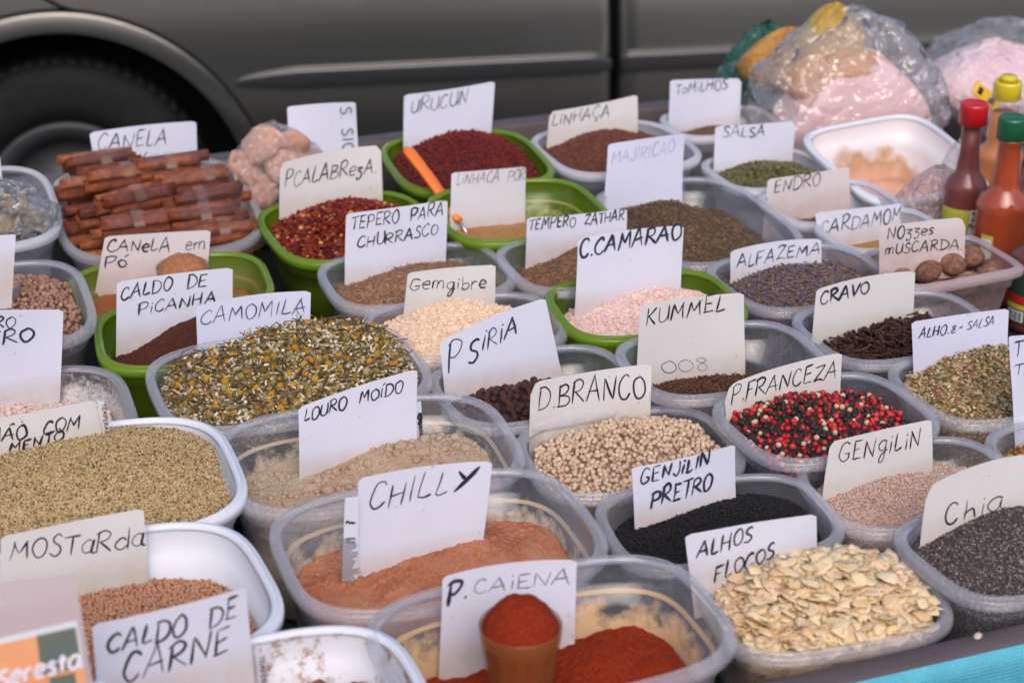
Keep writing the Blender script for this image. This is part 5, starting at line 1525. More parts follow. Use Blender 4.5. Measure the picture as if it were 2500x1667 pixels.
card('white card hand-lettered CALDO DE PICANHA in the dark powder', 4, [(787, 522), (1565, 418), (1570, 800), (780, 930)], -.020,
     [('CALDO  DE', 808, 640, 1398, 545, 92, .0013), ('PiCANHA', 925, 750, 1465, 660, 80, .0013)], PW, tubkey='picanha')
card('pinkish card lettered CANELA em Po with a brown smear', 4, [(705, 215), (1427, 178), (1400, 480), (655, 545)], -.030,
     [('CANeLA  em', 718, 318, 1392, 300, 85, .0013), ('Pó', 700, 425, 865, 415, 80, .0013)], PP, bow=.015, tubkey='canelapo')
card('white card lettered CANELA behind the wrapped cinnamon sticks', 'D', [(206, 306), (451, 279), (454, 356), (217, 372)], .010,
     [('CANELA', 222, 346, 385, 330, 36, .0012), ('V', 306, 378, 335, 372, 22, .0012)], PW, ext=.05, tubkey='canela')
card('white card hand-lettered URUCUN in annatto seed', 'D', [(929, 219), (1137, 187), (1128, 318), (927, 335)], -.004,
     [('URUCUN', 942, 262, 1075, 236, 34, .0010)], PW, tubkey='urucun')
card('curved cream card hand-lettered LINHACA over flax seed', 'D', [(1263, 258), (1465, 218), (1465, 296), (1258, 326)], .000,
     [('LiNHAÇA', 1267, 292, 1400, 266, 28, .0011)], PC, round_=(.05, 0))
card('small card hand-lettered TOMILHOS at the far edge of the stall', 'D', [(1537, 184), (1702, 180), (1697, 290), (1534, 270)], -.020,
     [('ToMiLHOS', 1549, 219, 1672, 206, 27, .0011)], PW, round_=(0, .05), tubkey='tomilhos')
card('card hand-lettered SALSA over green parsley', 'D', [(1645, 292), (1827, 278), (1822, 378), (1641, 362)], -.014,
     [('SALSA', 1659, 318, 1757, 312, 26, .0012)], PW, round_=(0, .06), tubkey='salsa')
card('card hand-lettered ENDRO in the small frosted tub', 'D', [(1763, 412), (1953, 384), (1953, 472), (1757, 496)], -.030,
     [('ENDRO', 1775, 442, 1884, 424, 29, .0012)], PP, tubkey='endro')
card('card hand-lettered CARDAMOM in the small tub beside the white tray', 'D', [(1876, 490), (2071, 467), (2068, 530), (1884, 552)], -.030,
     [('CARDAMOM', 1884, 540, 2071, 506, 34, .0012)], PW, tubkey='cardamom')
card('pinkish card lettered NOZZES MUSCARDA over whole nutmegs', 6, [(1360, 145), (1955, 82), (1940, 352), (1368, 400)], .002,
     [('NOzzes', 1413, 238, 1752, 200, 80, .0013), ('mUSCARDA.', 1400, 340, 1935, 300, 72, .0013)], PP, round_=(0, .10), ext=.02)
# left side
card('white card cut by the left edge, lettered RO over iRO', 4, [(-250, 715), (425, 705), (405, 1245), (-240, 1260)], -.024,
     [('RO', -40, 838, 108, 830, 85, .0013, 'n'), ('îRO', -40, 960, 228, 922, 100, .0013, 'n')], PW)
card('cream card lettered MAO COM, its second line sunk in lemon pepper', 'S', [(-90, 1035), (235, 979), (255, 1073), (-80, 1120)], .000,
     [('MÃÖ  COM', -35, 1082, 198, 1045, 36, .0014), ('MENTÖ', 18, 1103, 155, 1072, 26, .0013)], PC)
card('thin printed packet edge reading TEMPERABEM.COM beside the MAO COM card', 'S', [(236, 977), (254, 979), (270, 1068), (254, 1070)], .000, [], PC, name='packet_strip', cat='packet', group=None)
card('cream card hand-lettered MOSTARDA in the white tub', 7, [(5, 735), (825, 568), (852, 935), (8, 1010)], -.026,
     [('MOSTaRda', 45, 868, 835, 775, 120, .0011)], PC, bow=.02)
card('big white card hand-lettered CALDO DE CARNE at the front', 7, [(528, 1238), (1418, 1025), (1470, 1640), (575, 1760)], -.036,
     [('CALDO  DE', 605, 1395, 1370, 1195, 118, .0014), ('CARNE', 690, 1572, 1325, 1375, 165, .0014)], PW, ext=.01, tubkey='carne')
card('narrow printed strip beside the CALDO DE CARNE card', 7, [(1466, 1388), (1524, 1390), (1535, 1640), (1485, 1640)], -.034, [], PW, name='packet_strip', cat='packet', group=None, ext=.01)
card('blank white card at the left edge above the coriander', 4, [(-200, 230), (105, 198), (92, 432), (-190, 470)], -.010, [], PW, tubkey='carne')
card('sliver of a blank card at the far left edge', 'S', [(-150, 395), (0, 383), (9, 475), (-140, 490)], -.020, [], PC)
# sideways S. SIO card standing in the bag of round roots
sc_ = card('white card with sideways lettering S. SIO behind the bagged roots', 'D', [(660, 246), (818, 236), (824, 350), (664, 362)], -.004, [], PW, ext=.06, tubbed=False)
# vertical lettering on that card, letters lying on their side
def sideways(o, s_, x0, z0, step, hgt, w_, ink):
    parts = []; z = z0; lift = .0018
    for c in s_:
        g_ = G[c]
        for st_ in g_[1]:
            pts = np.array([[float(v) for v in p.split(',')] for p in st_.lstrip('c').split()])
            pts = catmull(pts)
            Q = np.column_stack([x0 + pts[:, 1] / 10 * hgt, z - pts[:, 0] / 10 * step])
            tg = np.gradient(Q, axis=0); tg /= np.linalg.norm(tg, axis=1, keepdims=True) + 1e-9
            nn = np.column_stack([-tg[:, 1], tg[:, 0]]) * w_ / 2
            A, B = Q + nn, Q - nn
            lift += .000006
            parts.append(loft([np.column_stack([A[:, 0], np.full(len(A), -lift), A[:, 1]]), np.column_stack([B[:, 0], np.full(len(B), -lift), B[:, 1]])], closed_u=False))
        z -= step * g_[0] / 10 + .0005
    V, F = merge(parts)
    t_ = obj('lettering', mesh('lettering', V, F, INK[ink])); t_.parent = o
bb = [v.co for v in sc_.data.vertices]
xm, zm = max(v.x for v in bb), max(v.z for v in bb)
sideways(sc_, 'S. SIO', xm - .019, zm - .006, .017, .013, .0011, 'k')
for o in list(COL.objects):       # bars of the barcode, tiny print on the strips
    if o.name.startswith('packet_strip') and not o.parent:
        vs = [v.co for v in o.data.vertices]
        x0, x1, z0, z1 = min(v.x for v in vs), max(v.x for v in vs), min(v.z for v in vs), max(v.z for v in vs)
        if 'barcode' in o['label']:
            parts = []
            z = z0 + .004 + .028
            for i in range(16):
                t_ = random.choice((.0004, .0007, .0011)); parts.append(box(x0 + (x1 - x0) * .55, x1 - .001, -.0016, -.0012, z, z + t_)); z += t_ + random.choice((.0004, .0008))
            q = obj('barcode', mesh('barcode', *merge(parts), mats=INK['k'])); q.parent = o
        elif 'TEMPERABEM' in o['label'] or 'CARNE' in o['label']:
            sideways(o, 'TEMPERABEM.COM' if 'TEMPERABEM' in o['label'] else 'TEMPERABEM', x0 + (x1 - x0) * .35, z1 - .003, .0036, .003, .0005, 'k')
        else:
            parts = []
            for i in range(22):
                z = z1 - .030 - i * .0016
                if z > z0 + .01: parts.append(box(x0 + .002, x0 + .002 + (x1 - x0 - .004) * random.uniform(.5, 1), -.0016, -.0012, z, z + .0005))
            q = obj('small_print', mesh('small_print', *merge(parts), mats=INK['g'])); q.parent = o

# ------------------------------------------------------------------ measuring glasses
def glass_cup(loc, rad, h, lab, pm, fill_z, dome, gm, extra=None, name='measuring_glass'):
    root = empty(name, loc, label=lab, cat='cup')
    n_ = 48
    a = np.linspace(0, 2 * np.pi, n_, endpoint=False)
    rings = []
    for r_, z in [(.70, 0), (.72, .002), (.80, h * .35), (.90, h * .72), (.955, h * .80), (.965, h * .82), (1.0, h * .985), (.985, h), (.955, h * .985), (.90, h * .80), (.84, h * .7), (.66, .005)]:
        fl = 1 + (.030 * np.cos(a * 12) if .1 < z / h < .78 else 0)
        rings.append(np.stack([rad * r_ * fl * np.cos(a), rad * r_ * fl * np.sin(a), np.full(n_, z)], 1))
    V, F = loft(rings, True, True, True)
    obj('glass', mesh('glass', V, F, gm, True), root)
    # contents
    rings = [np.stack([rad * q * np.cos(a), rad * q * np.sin(a), np.full(n_, z)], 1) for q, z in ((.60, .006), (.78, h * .5), (.92, h * .90), (.93, h * .955))]
    m_ = 26
    for q in np.linspace(.90, .03, m_):
        x, y = rad * q * np.cos(a), rad * q * np.sin(a)
        z = h * .955 + dome * (1 - (q / .93) ** 2) ** .8 + .0022 * fbm(x * 230 + 9 + h, y * 230, 3)
        rings.append(np.stack([x, y, z], 1))
    V, F = loft(rings, True, True, True)
    o = obj('heaped_spice', mesh('heaped_spice', V, F, pm, True), root)
    return root, o
cayenne_glass = plastic('dusty_tumbler_glass', (.62, .24, .08), .30, .08)
clear_glass = plastic('tumbler_glass', (.80, .78, .74), .18, .06)
p = at_z(1271, 1521, RIM + DZ['caiena'] + .004)
r1, _ = glass_cup((p.x, p.y, p.z - .060), .0262, .060, 'small ribbed glass heaped with red cayenne powder', red, 0, .021, cayenne_glass)
p = at_z(445, 648, RIM + .006)
glass_cup((p.x, p.y, p.z - .058), .0250, .058, 'small glass heaped with brown cinnamon powder in the olive tub', speck_mat('cinnamon_heap', (.36, .15, .07), [(.42, .19, .09), (.28, .11, .05)], 900, bumpd=.0012), 0, .013, plastic('cinnamon_tumbler', (.60, .42, .30), .4, .12))
p = at_z(-26, 690, RIM + .030)
r3, o3 = glass_cup((p.x, p.y, p.z - .058), .0265, .058, 'glass of coriander seed at the left edge', MATS['coriander_bed'], 0, .004, clear_glass)
q = rng.uniform(-1, 1, (500, 2)); q = q[(q ** 2).sum(1) < 1] * .0235
Pz = np.column_stack([q, .058 * .955 + .004 * (1 - (q ** 2).sum(1) / .0235 ** 2) + rng.normal(0, .0008, len(q))])
V, F = scatter(ICO1, Pz, rng.uniform(.0019, .0024, len(Pz)))
t_ = obj('coriander_layer', mesh('coriander_layer', V, F, co, True), r3, kind='stuff')

# ------------------------------------------------------------------ spoon with the orange handle
orange = pbr('orange_plastic', (.80, .17, .012), .3, coat=.4)
metal = pbr('spoon_steel', (.55, .55, .57), .25, metal=1)
A = at_z(990, 360, RIM + .030); B = at_z(1122, 540, RIM - .028)
sp = empty('spoon', B, label='spoon with a bright orange plastic handle leaning over two green tubs', cat='spoon')
d = (A - B); Ln = d.length; d.normalize()
side = d.cross(Vector((0, 0, 1))).normalized(); upv = side.cross(d)
rings = []
a = np.linspace(0, 2 * np.pi, 14, endpoint=False)
for t_ in np.linspace(0, 1, 24):
    w_ = .0048 + .0020 * math.sin(min(1, t_ * 1.3) * 2.2) + (.0006 if t_ > .7 else 0)
    if t_ > .93: w_ *= math.sqrt(max(.05, 1 - ((t_ - .93) / .075) ** 2))
    h_ = w_ * .62
    for_ = d * (t_ * Ln) + upv * .002 * math.sin(t_ * 3)
    rings.append([tuple(for_ + side * (w_ * math.cos(q)) + upv * (h_ * math.sin(q))) for q in a])
V, F = loft(np.array(rings), True, True, True)
obj('handle', mesh('handle', V, F, orange, True), sp)
dd = (d + Vector((0, 0, .2))).normalized()
V, F = tube([tuple(d * .006), tuple(-dd * .010), tuple(-dd * .026)], [.0022, .0018, .0016], 8)
obj('neck', mesh('neck', V, F, metal, True), sp)
bV, bF = ICO2[0] * [.016, .012, .005] , ICO2[1]
o = obj('bowl', mesh('bowl', bV, bF, metal, True), sp, tuple(-dd * .038), (0, .5, math.atan2(d.y, d.x)))

# ------------------------------------------------------------------ sauce bottles
def bottle(px, py, zc, rad, top_h, lab, liquid, capm, capr, neck=.36, fill=.8, flip=False, body_m=None, bulge=1.0):
    """px, py: where the cap's top is seen; zc its distance; the bottle stands on the table"""
    p = at_depth(px, py, zc)
    hh = p.z - FLOOR
    root = empty('sauce_bottle', (p.x, p.y, FLOOR), label=lab, cat='bottle', group=None)
    nr = rad * neck * 1.35
    prof = [(.0005, 0), (rad * .8, 0), (rad * .97, .004), (rad, .010), (rad, hh * .46), (rad * .98, hh * .50), (rad * 1.04 * bulge, hh * .535), (rad * .9, hh * .575), (rad * .60, hh * .615),
            (nr * 1.15, hh * .66), (nr, hh * .74), (nr * .92, hh * .86), (nr * 1.12, hh * .875), (nr * 1.12, hh * .885), (nr * .9, hh * .89), (nr * .85, hh * .97)]
    V, F = lathe(prof, 40)
    obj('glass', mesh('glass', V, F, glassm, True), root)
    lp = [(max(.0004, r_ - .0014), max(z, .002)) for r_, z in prof if z <= hh * fill]
    lp.append((lp[-1][0], hh * fill))
    V, F = lathe(lp, 36)
    obj('sauce', mesh('sauce', V, F, liquid, True), root)
    ch = hh * .12 if not flip else hh * .115
    n_ = 60
    a = np.linspace(0, 2 * np.pi, n_, endpoint=False)
    rib = 1 + .012 * np.cos(a * 30)
    cp = [(capr * .9, hh - ch, 0), (capr, hh - ch + .001, 1), (capr, hh - .003, 1), (capr * .96, hh - .0006, 0), (capr * .80, hh, 0), (capr * .76, hh - .0012, 0), (.0005, hh - .0010, 0)]
    rings = [np.stack([r_ * (rib if k else 1) * np.cos(a), r_ * (rib if k else 1) * np.sin(a), np.full(n_, z)], 1) for r_, z, k in cp]
    V, F = loft(rings, True, True, True)
    cap = obj('cap', mesh('cap', V, F, capm, True), root)
    if flip:
        V, F = lathe([(capr * .62, hh - .001), (capr * .62, hh + .004), (capr * .55, hh + .0055), (.0005, hh + .0055)], 36)
        obj('nozzle', mesh('nozzle', V, F, capm, True), cap)
    return root, hh
def wrap_label(root, rad, z0, z1, a0, a1, m, name='label', off=.0005):
    a = np.linspace(R(a0), R(a1), 30)
    rings = [np.stack([(rad + off) * np.cos(a), (rad + off) * np.sin(a), np.full(30, z)], 1) for z in np.linspace(z0, z1, 4)]
    V, F = loft(rings, closed_u=False)
    return obj(name, mesh(name, V, F, m, True), root)
def bottle_text(root, s_, rad, z, ac, h_, m, off=.0009, w_=.0007, parent=None, adv_k=.6):
    tot = sum(G[c][0] for c in s_) * h_ / 10 * adv_k * 1.2
    x = -tot / 2; parts = []
    for c in s_:
        for st_ in G[c][1]:
            pts = catmull(np.array([[float(v) for v in p.split(',')] for p in st_.lstrip('c').split()]))
            X = x + pts[:, 0] / 10 * h_ * adv_k * 1.2; Zz = z + pts[:, 1] / 10 * h_
            Q = np.column_stack([X, Zz]); tg = np.gradient(Q, axis=0); tg /= np.linalg.norm(tg, axis=1, keepdims=True) + 1e-9
            nn = np.column_stack([-tg[:, 1], tg[:, 0]]) * w_ / 2
            rows = []
            off += .00001
            for QQ in (Q + nn, Q - nn):
                al = R(ac) + QQ[:, 0] / rad
                rows.append(np.column_stack([(rad + off) * np.cos(al), (rad + off) * np.sin(al), QQ[:, 1]]))
            parts.append(loft(rows, closed_u=False))
        x += G[c][0] * h_ / 10 * adv_k * 1.2
    o_ = obj('lettering', mesh('lettering', *merge(parts), mats=m)); o_.parent = parent or root
glassm = plastic('bottle_glass', (.85, .85, .85), .03, .04)
capred = pbr('red_cap_plastic', (.50, .008, .012), .35, coat=.3); capgreen = pbr('green_cap_plastic', (.008, .11, .04), .35, coat=.3); capyellow = pbr('yellow_cap_plastic', (.66, .52, .02), .35, coat=.3)
sauce_dark = pbr('dark_red_sauce', (.16, .022, .015), .45); sauce_red = pbr('orange_red_sauce', (.62, .085, .008), .15, trans=.45); sauce_orange = pbr('pale_orange_sauce', (.60, .20, .05), .5)
lab_y = pbr('yellow_label_paper', (.52, .50, .05), .5); lab_w = pbr('white_label_paper', (.70, .67, .68), .5); lab_r = pbr('red_label_paper', (.48, .02, .02), .5); lab_g = pbr('green_label_print', (.03, .14, .05), .5)
root, hh = bottle(2380, 250, 1.95, .0225, 0, 'sauce bottle with a red cap and dark red sauce', sauce_dark, capred, .0142, fill=.86)
wrap_label(root, .0225, hh * .08, hh * .44, 190, 272, lab_y)
wrap_label(root, .0225, hh * .08, hh * .44, 272.5, 340, lab_w, off=.00055)
lb = wrap_label(root, .0225, hh * .375, hh * .43, 279, 320, lab_g, 'printed_band', .0008)
bottle_text(root, 'Mo', .0225, hh * .38, 287, .0075, lab_w, .0012, .001)
bottle_text(root, 'Molho', .0225, hh * .335, 290, .0065, INK['k'], .0009, .0008)
for i in range(9): pass
parts = []
for i in range(24):
    z = hh * .10 + i * hh * .0135
    a = np.linspace(R(196), R(random.uniform(240, 266)), 10)
    rings = [np.stack([.0231 * np.cos(a), .0231 * np.sin(a), np.full(10, zz)], 1) for zz in (z, z + .0006)]
    parts.append(loft(rings, closed_u=False))
obj('small_print', mesh('small_print', *merge(parts), mats=pbr('olive_print', (.22, .24, .04), .6)), root)
root, hh = bottle(2474, 284, 1.90, .0268, 0, 'sauce bottle with a dark green cap and clear orange-red sauce', sauce_red, capgreen, .0142, bulge=1.0, fill=.93)
wrap_label(root, .0268, hh * .12, hh * .40, 215, 243, lab_y)
wrap_label(root, .0268, hh * .14, hh * .38, 217, 240, lab_w, off=.0008)
bottle_text(root, 'NO', .0268, hh * .17, 228, .0085, lab_r, .0012, .0014)
root, hh = bottle(2462, 197, 2.06, .0260, 0, 'sauce bottle with a yellow flip cap standing behind the green-capped one', sauce_orange, capyellow, .0148, flip=True, neck=.45)
bottle_text(root, '1', .026, hh * .50, 262, .017, lab_w, .0012, .003)
root, hh = bottle(2545, 300, 1.99, .0250, 0, 'dark sauce bottle with a dark red cap cut by the right edge', sauce_dark, pbr('dark_red_cap', (.22, .01, .015), .4), .014)
root, hh = bottle(2560, 470, 1.86, .0280, 0, 'dark sauce bottle with a barcode label behind the nutmeg box', sauce_dark, capred, .014)
wrap_label(root, .028, hh * .10, hh * .75 * .6, 190, 330, pbr('dark_label', (.03, .06, .035), .4))
wrap_label(root, .028, hh * .24, hh * .30, 190, 330, lab_r, 'printed_band', .0008)
wrap_label(root, .028, hh * .20, hh * .235, 190, 330, lab_y, 'printed_band', .0008)
wrap_label(root, .028, hh * .11, hh * .19, 195, 235, lab_w, 'barcode_panel', .0008)
parts = []
for i in range(14):
    a = np.linspace(R(198 + i * 2.5), R(198 + i * 2.5 + random.choice((.8, 1.4))), 3)
    parts.append(loft([np.stack([.0290 * np.cos(a), .0290 * np.sin(a), np.full(3, zz)], 1) for zz in (hh * .115, hh * .18)], closed_u=False))
obj('barcode', mesh('barcode', *merge(parts), mats=INK['k']), root)

# ------------------------------------------------------------------ white tray, tipped towards the viewer
tc_ = Vector((.424, 2.022, 0))
tray = tub('plastic_tray', tc_.x, tc_.y, .168, .180, 23, pbr('stained_tray_plastic', (.74, .70, .69), .35), white, 'deep white plastic tray with orange-brown stains, tipped forward', cat='tray', h=.075, e=5.0, z0=RIM - .085, tilt=(R(9), R(-2)))
m, n, L, out = nt('tray_stain')
b = n.new('ShaderNodeBsdfPrincipled'); b.inputs['Roughness'].default_value = .4
tc = n.new('ShaderNodeTexCoord'); t = n.new('ShaderNodeTexNoise'); t.inputs['Scale'].default_value = 22; t.inputs['Detail'].default_value = 7; L(tc.outputs['Object'], t.inputs[0])
sp_ = n.new('ShaderNodeSeparateXYZ'); L(tc.outputs['Object'], sp_.inputs[0])
mr = n.new('ShaderNodeMapRange'); mr.inputs[1].default_value = .050; mr.inputs[2].default_value = .004; mr.inputs[3].default_value = -.25; mr.inputs[4].default_value = .25; L(sp_.outputs[2], mr.inputs[0])
ad = n.new('ShaderNodeMath'); ad.operation = 'ADD'; L(mr.outputs[0], ad.inputs[0]); L(t.outputs[0], ad.inputs[1])
r = ramp(n, [(.45, (.76, .72, .72)), (.60, (.52, .30, .16)), (.68, (.60, .33, .22)), (.85, (.70, .42, .32))]); L(ad.outputs[0], r.inputs[0]); L(r.outputs[0], b.inputs['Base Color']); L(b.outputs[0], out.inputs[0])
tray.data.materials[0] = m

# ------------------------------------------------------------------ plastic bags and packets
def bag_shell(cx, hx, hy, hz, seed, n_a=90, n_r=60, amp=.10, top=.5, pinch=0.0, e=2.6, crush=0.0):
    """crumpled closed bag: rings from the bottom to a gathered top"""
    rings = []
    a = np.linspace(0, 2 * np.pi, n_a, endpoint=False)
    for i, t in enumerate(np.linspace(0, 1, n_r)):
        prof_ = (math.sin(math.pi * min(1, t ** .75)) ** .55) if t < 1 else 0
        prof_ = max(prof_, .02)
        if pinch and t > 1 - pinch:
            q = (t - (1 - pinch)) / pinch
            prof_ = prof_ * (1 - q) + .25 * q
        s, c = np.sin(a), np.cos(a)
        rx = np.sign(c) * np.abs(c) ** (2 / e); ry = np.sign(s) * np.abs(s) ** (2 / e)
        k = 1 + amp * fbm(np.cos(a) * 2.2 + seed + t * 1.1, np.sin(a) * 2.2 + t * 3.1, 4) + amp * .45 * (1 - 2 * np.abs(fbm(np.cos(a) * 5 + seed * 2, np.sin(a) * 5 + t * 6, 2)))
        z = t + .06 * fbm(np.cos(a) * 2 + seed, np.sin(a) * 2 + 5, 2) * t
        rings.append(np.stack([hx * prof_ * rx * k, hy * prof_ * ry * k, hz * z], 1))
    A_ = np.array(rings)
    if crush:
        cr_ = np.random.default_rng(int(seed * 10))
        A_ = A_ + cr_.normal(0, crush, A_.shape) * min(hx, hz) * np.array([1, 1, .8])
        A_[..., 2] = np.maximum(A_[..., 2], .0005)
    return loft(A_, True, True, True)
filmA = film('clear_bag_film', (.95, .93, .94), .24, .10, 11, .022, .09, .9)
filmB = film('thin_bag_film', (.95, .95, .96), .13, .08, 20, .012, .07, .7)
pink = pbr('pink_salt_pack', (.74, .42, .40), .35, coat=.4, noise=(20, (.80, .55, .53), .5), bump=(14, .6, .008))
yellow_f = film('yellow_bag_film', (.85, .56, .08), .75, .2, 40, .004)
green_f = film('green_bag_film', (.02, .20, .13), .72, .2, 34, .006)
orange_f = film('orange_bag_film', (.85, .42, .06), .85, .25, 30, .005)

def bag(name, px, py, zc, hx, hy, hz, seed, m, lab, cat='plastic bag', z0=None, rz=10, **kw):
    p = at_depth(px, py, zc)
    zb = FLOOR + .001 if z0 is None else z0
    V, F = bag_shell(0, hx, hy, hz, seed, 42, 28, crush=.026, **kw)
    return tag(obj(name, mesh(name, V, F, m, False), None, (p.x, p.y, zb), (0, 0, R(rz))), lab, cat)
big = bag('plastic_bag', 2068, 200, 2.27, .112, .072, .200, 3.3, filmA, 'big crumpled clear bag bulging behind the white tray', amp=.13, e=3.2)
# what is in it: a pale pink block of salt packets and a yellow-printed bag on top
p = big.location
def pillow(name, loc, hx, hy, hz, seed, m, lab, cat, rz=0, rx=0, amp=.06, e=3.2):
    V, F = bag_shell(0, hx, hy, hz, seed, 80, 50, amp, e=e)
    return tag(obj(name, mesh(name, V, F, m, True), None, loc, (R(rx), 0, R(rz))), lab, cat)
pillow('salt_packet', (p.x + .006, p.y - .014, FLOOR + .004), .092, .044, .150, 8.1, pink, 'pink packets inside the big clear bag', 'packet', 14, amp=.05, e=4)
pillow('yellow_packet', (p.x - .022, p.y + .000, FLOOR + .115), .040, .028, .092, 5.2, yellow_f, 'yellow printed packet sticking up inside the big clear bag', 'packet', 8)
pillow('orange_packet', (p.x - .020, p.y - .006, FLOOR + .095), .068, .040, .072, 12.2, orange_f, 'orange packet under the yellow one in the big clear bag', 'packet', 16)
gb = bag('green_bag', 1868, 190, 2.36, .062, .045, .158, 9.4, green_f, 'dark green shopping bag behind the TOMILHOS tub', amp=.12, rz=25)
pillow('orange_bag', (gb.location.x + .020, gb.location.y - .028, FLOOR + .085), .056, .032, .076, 2.2, orange_f, 'orange-yellow bag leaning on the green bag', 'plastic bag', 20, amp=.1)
b2 = bag('plastic_bag', 2450, 190, 2.46, .115, .08, .135, 6.6, filmB, 'second clear bag at the top right corner', amp=.14, e=3)
p = b2.location
pillow('salt_packet', (p.x - .012, p.y - .012, FLOOR + .004), .095, .055, .108, 4.4, pbr('pale_pink_pack', (.74, .46, .50), .5, noise=(16, (.80, .62, .64), .5), bump=(50, .5, .004)), 'pale pink packet inside the second clear bag', 'packet', 5, amp=.06, e=3.5)
p = at_z(2290, 490, RIM - .02)
pillow('small_packet', (p.x, p.y + .01, RIM - .060), .045, .028, .075, 7.9, film('pinkish_bag_film', (.88, .70, .68), .35, .10, 22, .010), 'small pinkish packet between the white tray and the red-capped bottle', 'packet', 30, amp=.12)
pillow('small_bag', (p.x + .030, p.y + .06, RIM - .06), .020, .014, .085, 2.9, filmB, 'tiny clear bag beside the neck of the red-capped bottle', 'plastic bag', 30, amp=.16)
# yellow tag tape with dark print behind the bottles
tg_ = at_depth(2408, 236, 2.22)
V, F = box(-.022, .022, -.0010, .0010, -.008, .008, .0004)
yt = tag(obj('price_tag', mesh('price_tag', V, F, pbr('yellow_tag', (.72, .42, .02), .5)), None, tg_, (R(-20), R(38), R(18))), 'yellow tag with black squares between the pink packet and the bottles', 'tag')
V, F = merge([box(-.016, -.009, -.0022, -.0014, -.004, .004), box(.004, .011, -.0022, -.0014, -.004, .004), box(.0125, .0135, -.0022, -.0014, -.005, .005)])
obj('printed_squares', mesh('printed_squares', V, F, INK['k']), yt)
# bag of round roots beside the cinnamon
p = at_z(668, 440, RIM - .010)
rb = tag(obj('plastic_bag', mesh('plastic_bag', *bag_shell(0, .060, .042, .137, 1.7, 28, 18, .12, e=2.4, crush=.035), mats=filmB), None, (p.x, p.y + .03, FLOOR + .002), (0, 0, R(15))), 'clear bag of round pinkish brown roots beside the cinnamon tub', 'plastic bag')
rm = pbr('root_skin', (.46, .21, .13), .6, noise=(2.5, (.66, .38, .27), .6), bump=(120, .5, .0015))
rv = ICO2[0] * [1.3, 1.05, .55]; rv = rv * (1 + .16 * fbm(rv[:, 0] * 1.6 + 4, rv[:, 1] * 1.6 + rv[:, 2] * 2, 2))[:, None]
rme = mesh('round_root', rv, ICO2[1], rm, True)
rt = empty('bagged_roots', (p.x, p.y + .03, FLOOR + .002), R(15), label='round pinkish brown roots inside the clear bag by the cinnamon', cat='spice')
for (x, y, z) in [(-.034, -.016, .050), (.0, -.022, .046), (.034, -.016, .052), (-.018, -.018, .078), (.018, -.020, .080), (-.032, -.004, .104), (.004, -.018, .110), (.036, -.004, .108), (-.014, -.002, .134), (.016, -.006, .130),
                  (-.02, .012, .06), (.02, .012, .06), (0, .012, .09), (-.03, 0, .02), (.03, 0, .02), (0, 0, .02)]:
    s_ = rr.uniform(.0165, .020)
    o = obj('round_root', rme, rt, (x * 1.05, y, z * .86), (rr.uniform(-1, 1), rr.uniform(-1, 1), rr.uniform(0, 6))); o.scale = (s_, s_, s_)
# bags of leaves in the tub at the far left
p = Vector((TUB['tl'][0], TUB['tl'][1], FLOOR))
lf = pbr('dried_leaf', (.36, .24, .11), .7, noise=(60, (.36, .26, .13), .6))
for k, (dx, dy, dz, hx, hz, rx_, lab) in enumerate([(.045, -.062, .070, .056, .072, -25, 'crinkled clear bag of dried leaves in the tub at the far left'), (-.020, -.090, .060, .056, .060, -35, 'lower crinkled clear bag at the left edge')]):
    b_ = tag(obj('plastic_bag', mesh('plastic_bag', *bag_shell(0, hx, .026, hz, 3 + k * 4, 26, 16, .16, e=4.5, crush=.07), mats=film('leaf_bag_film', (.90, .92, .95), .12, .07, 24, .012, .12, .9)), None, (p.x + dx, p.y + dy, p.z + dz), (R(rx_), 0, R(20))), lab, 'plastic bag')
    V, F = scatter((chip(40)[0] * [1, .7, .5], chip(40)[1]), rng.uniform((-.040, -.010, .015), (.040, .010, .060), (26, 3)), rng.uniform(.014, .024, 26))
    q = tag(obj('dried_leaves', mesh('dried_leaves', V, F, lf), None, b_.location, b_.rotation_euler), 'dried brown leaves inside the %s clear bag at the far left' % ('upper', 'lower')[k], 'spice', kind='stuff')

# ------------------------------------------------------------------ product packet close to the lens, bottom left
p0 = at_depth(213, 1600, 1.045)
a = R(22)
ex = Vector((math.cos(a), math.sin(a), 0)); le = R(12)
up = Vector((-math.sin(a) * math.sin(le), math.cos(a) * math.sin(le), math.cos(le))); nr_ = ex.cross(up)
def pl(px, py):
    q = at_plane(px, py, p0, nr_) - p0
    return q.dot(ex), q.dot(up)
pk_root = empty('spice_packet', p0 - up * .16, label='packaged spice packet with an orange and teal printed header, close at the bottom left', cat='packet')
M = Matrix(((ex.x, -nr_.x, up.x, 0), (ex.y, -nr_.y, up.y, 0), (ex.z, -nr_.z, up.z, 0), (0, 0, 0, 1)))
M.translation = p0 - up * .17
pk_root.matrix_world = M
def ppoly(name, pts, m, off, th=.0004, dome=0):
    Q = [pl(*c) for c in pts]
    V = [(x, -off, z + .17) for x, z in Q] + [(x, -off + th, z + .17) for x, z in Q]
    k = len(Q)
    F = [tuple(range(k))[::-1], tuple(range(k, 2 * k))] + [(i, (i + 1) % k, (i + 1) % k + k, i + k) for i in range(k)]
    return obj(name, mesh(name, np.array(V), F, m), pk_root)
ppoly('bag_film', [(-160, 1442), (183, 1402), (232, 1700), (268, 2135), (-160, 2135)], plastic('hazy_bag_plastic', (.82, .70, .72), .62, .3), 0, .0006)
ppoly('card_border', [(-160, 1592), (187, 1512), (216, 1690), (250, 2100), (-160, 2100)], pbr('pale_blue_border', (.66, .70, .72), .4), .0012)
ppoly('orange_print', [(-160, 1605), (88, 1549), (110, 1660), (118, 1720), (-160, 1760)], pbr('orange_print', (.78, .30, .10), .4, noise=(25, (.80, .40, .22), .4)), .0020)
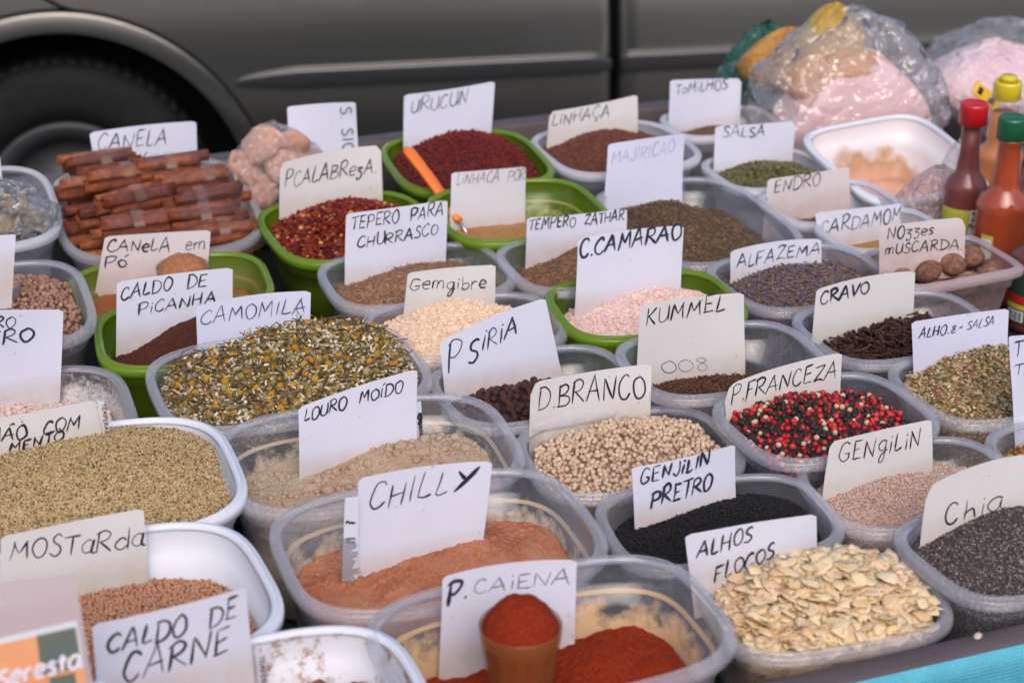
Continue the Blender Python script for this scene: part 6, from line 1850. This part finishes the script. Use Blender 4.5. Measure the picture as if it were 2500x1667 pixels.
ppoly('teal_print', [(88, 1548), (182, 1527), (204, 1660), (214, 1740), (112, 1740)], pbr('teal_print', (.09, .15, .16), .4, noise=(40, (.16, .16, .12), .4)), .0022)
ppoly('orange_print', [(-160, 1690), (206, 1625), (222, 1800), (-160, 1830)], MATS['orange_print'], .0026)
ppoly('teal_print', [(118, 1650), (180, 1636), (188, 1690), (126, 1705)], MATS['teal_print'], .0030)
wl = pbr('white_print', (.80, .74, .78), .4)
# brand lettering Seresta in chunky white
s_ = 'Seresta'; parts = []; x0, y0, x1, y1, hp = -10, 1675, 198, 1622, 40
adv = sum(G[c][0] for c in s_); pos = 0; off = .0036
for c in s_:
    for st_ in G[c][1]:
        pts = catmull(np.array([[float(v) for v in q.split(',')] for q in st_.lstrip('c').split()]))
        fx = (pos + pts[:, 0]) / adv
        k_ = hp / 10 * (1.0 if c == 'S' else 1.25)
        Q = np.array([pl(x0 + (x1 - x0) * f_, y0 + (y1 - y0) * f_ - yy * k_) for f_, yy in zip(fx, pts[:, 1])])
        tg = np.gradient(Q, axis=0); tg /= np.linalg.norm(tg, axis=1, keepdims=True) + 1e-9
        nn = np.column_stack([-tg[:, 1], tg[:, 0]]) * .0011; off += .00001
        parts.append(loft([np.column_stack([(Q + s1 * nn)[:, 0], np.full(len(Q), -off), (Q + s1 * nn)[:, 1] + .17]) for s1 in (1, -1)], closed_u=False))
    pos += G[c][0]
obj('lettering', mesh('lettering', *merge(parts), mats=wl), pk_root)

# a pale seed lying on the edge board, crumbs on the cloth between the tubs
p = at_z(*W(9, 1733, 1297), ledge_z + .001)
tag(obj('seed', mesh('seed', ICO1[0] * [.0042, .0026, .0012], ICO1[1], pbr('pumpkin_seed', (.62, .50, .38), .6), True), None, (p.x, p.y, ledge_z + .0012), (0, 0, 1.0)), 'single pale flat seed on the brown edge board', 'seed')
N = 1500
q = np.column_stack([rng.uniform(S0 + .3, S1 - .3, N), rng.uniform(T_FRONT + .01, T_BACK - .01, N)])
Pw = np.array([tb(a_, b_, FLOOR + .0006) for a_, b_ in q])
V, F = scatter(TET, Pw, rng.uniform(.0006, .0016, N))
tag(obj('crumbs', mesh('crumbs', V, F, grain_mat('spice_crumb', [(0, (.3, .15, .07)), (.5, (.45, .33, .2)), (1, (.1, .05, .03))], .8))), 'spilt spice crumbs on the dark cloth between the tubs', 'crumbs', kind='stuff')
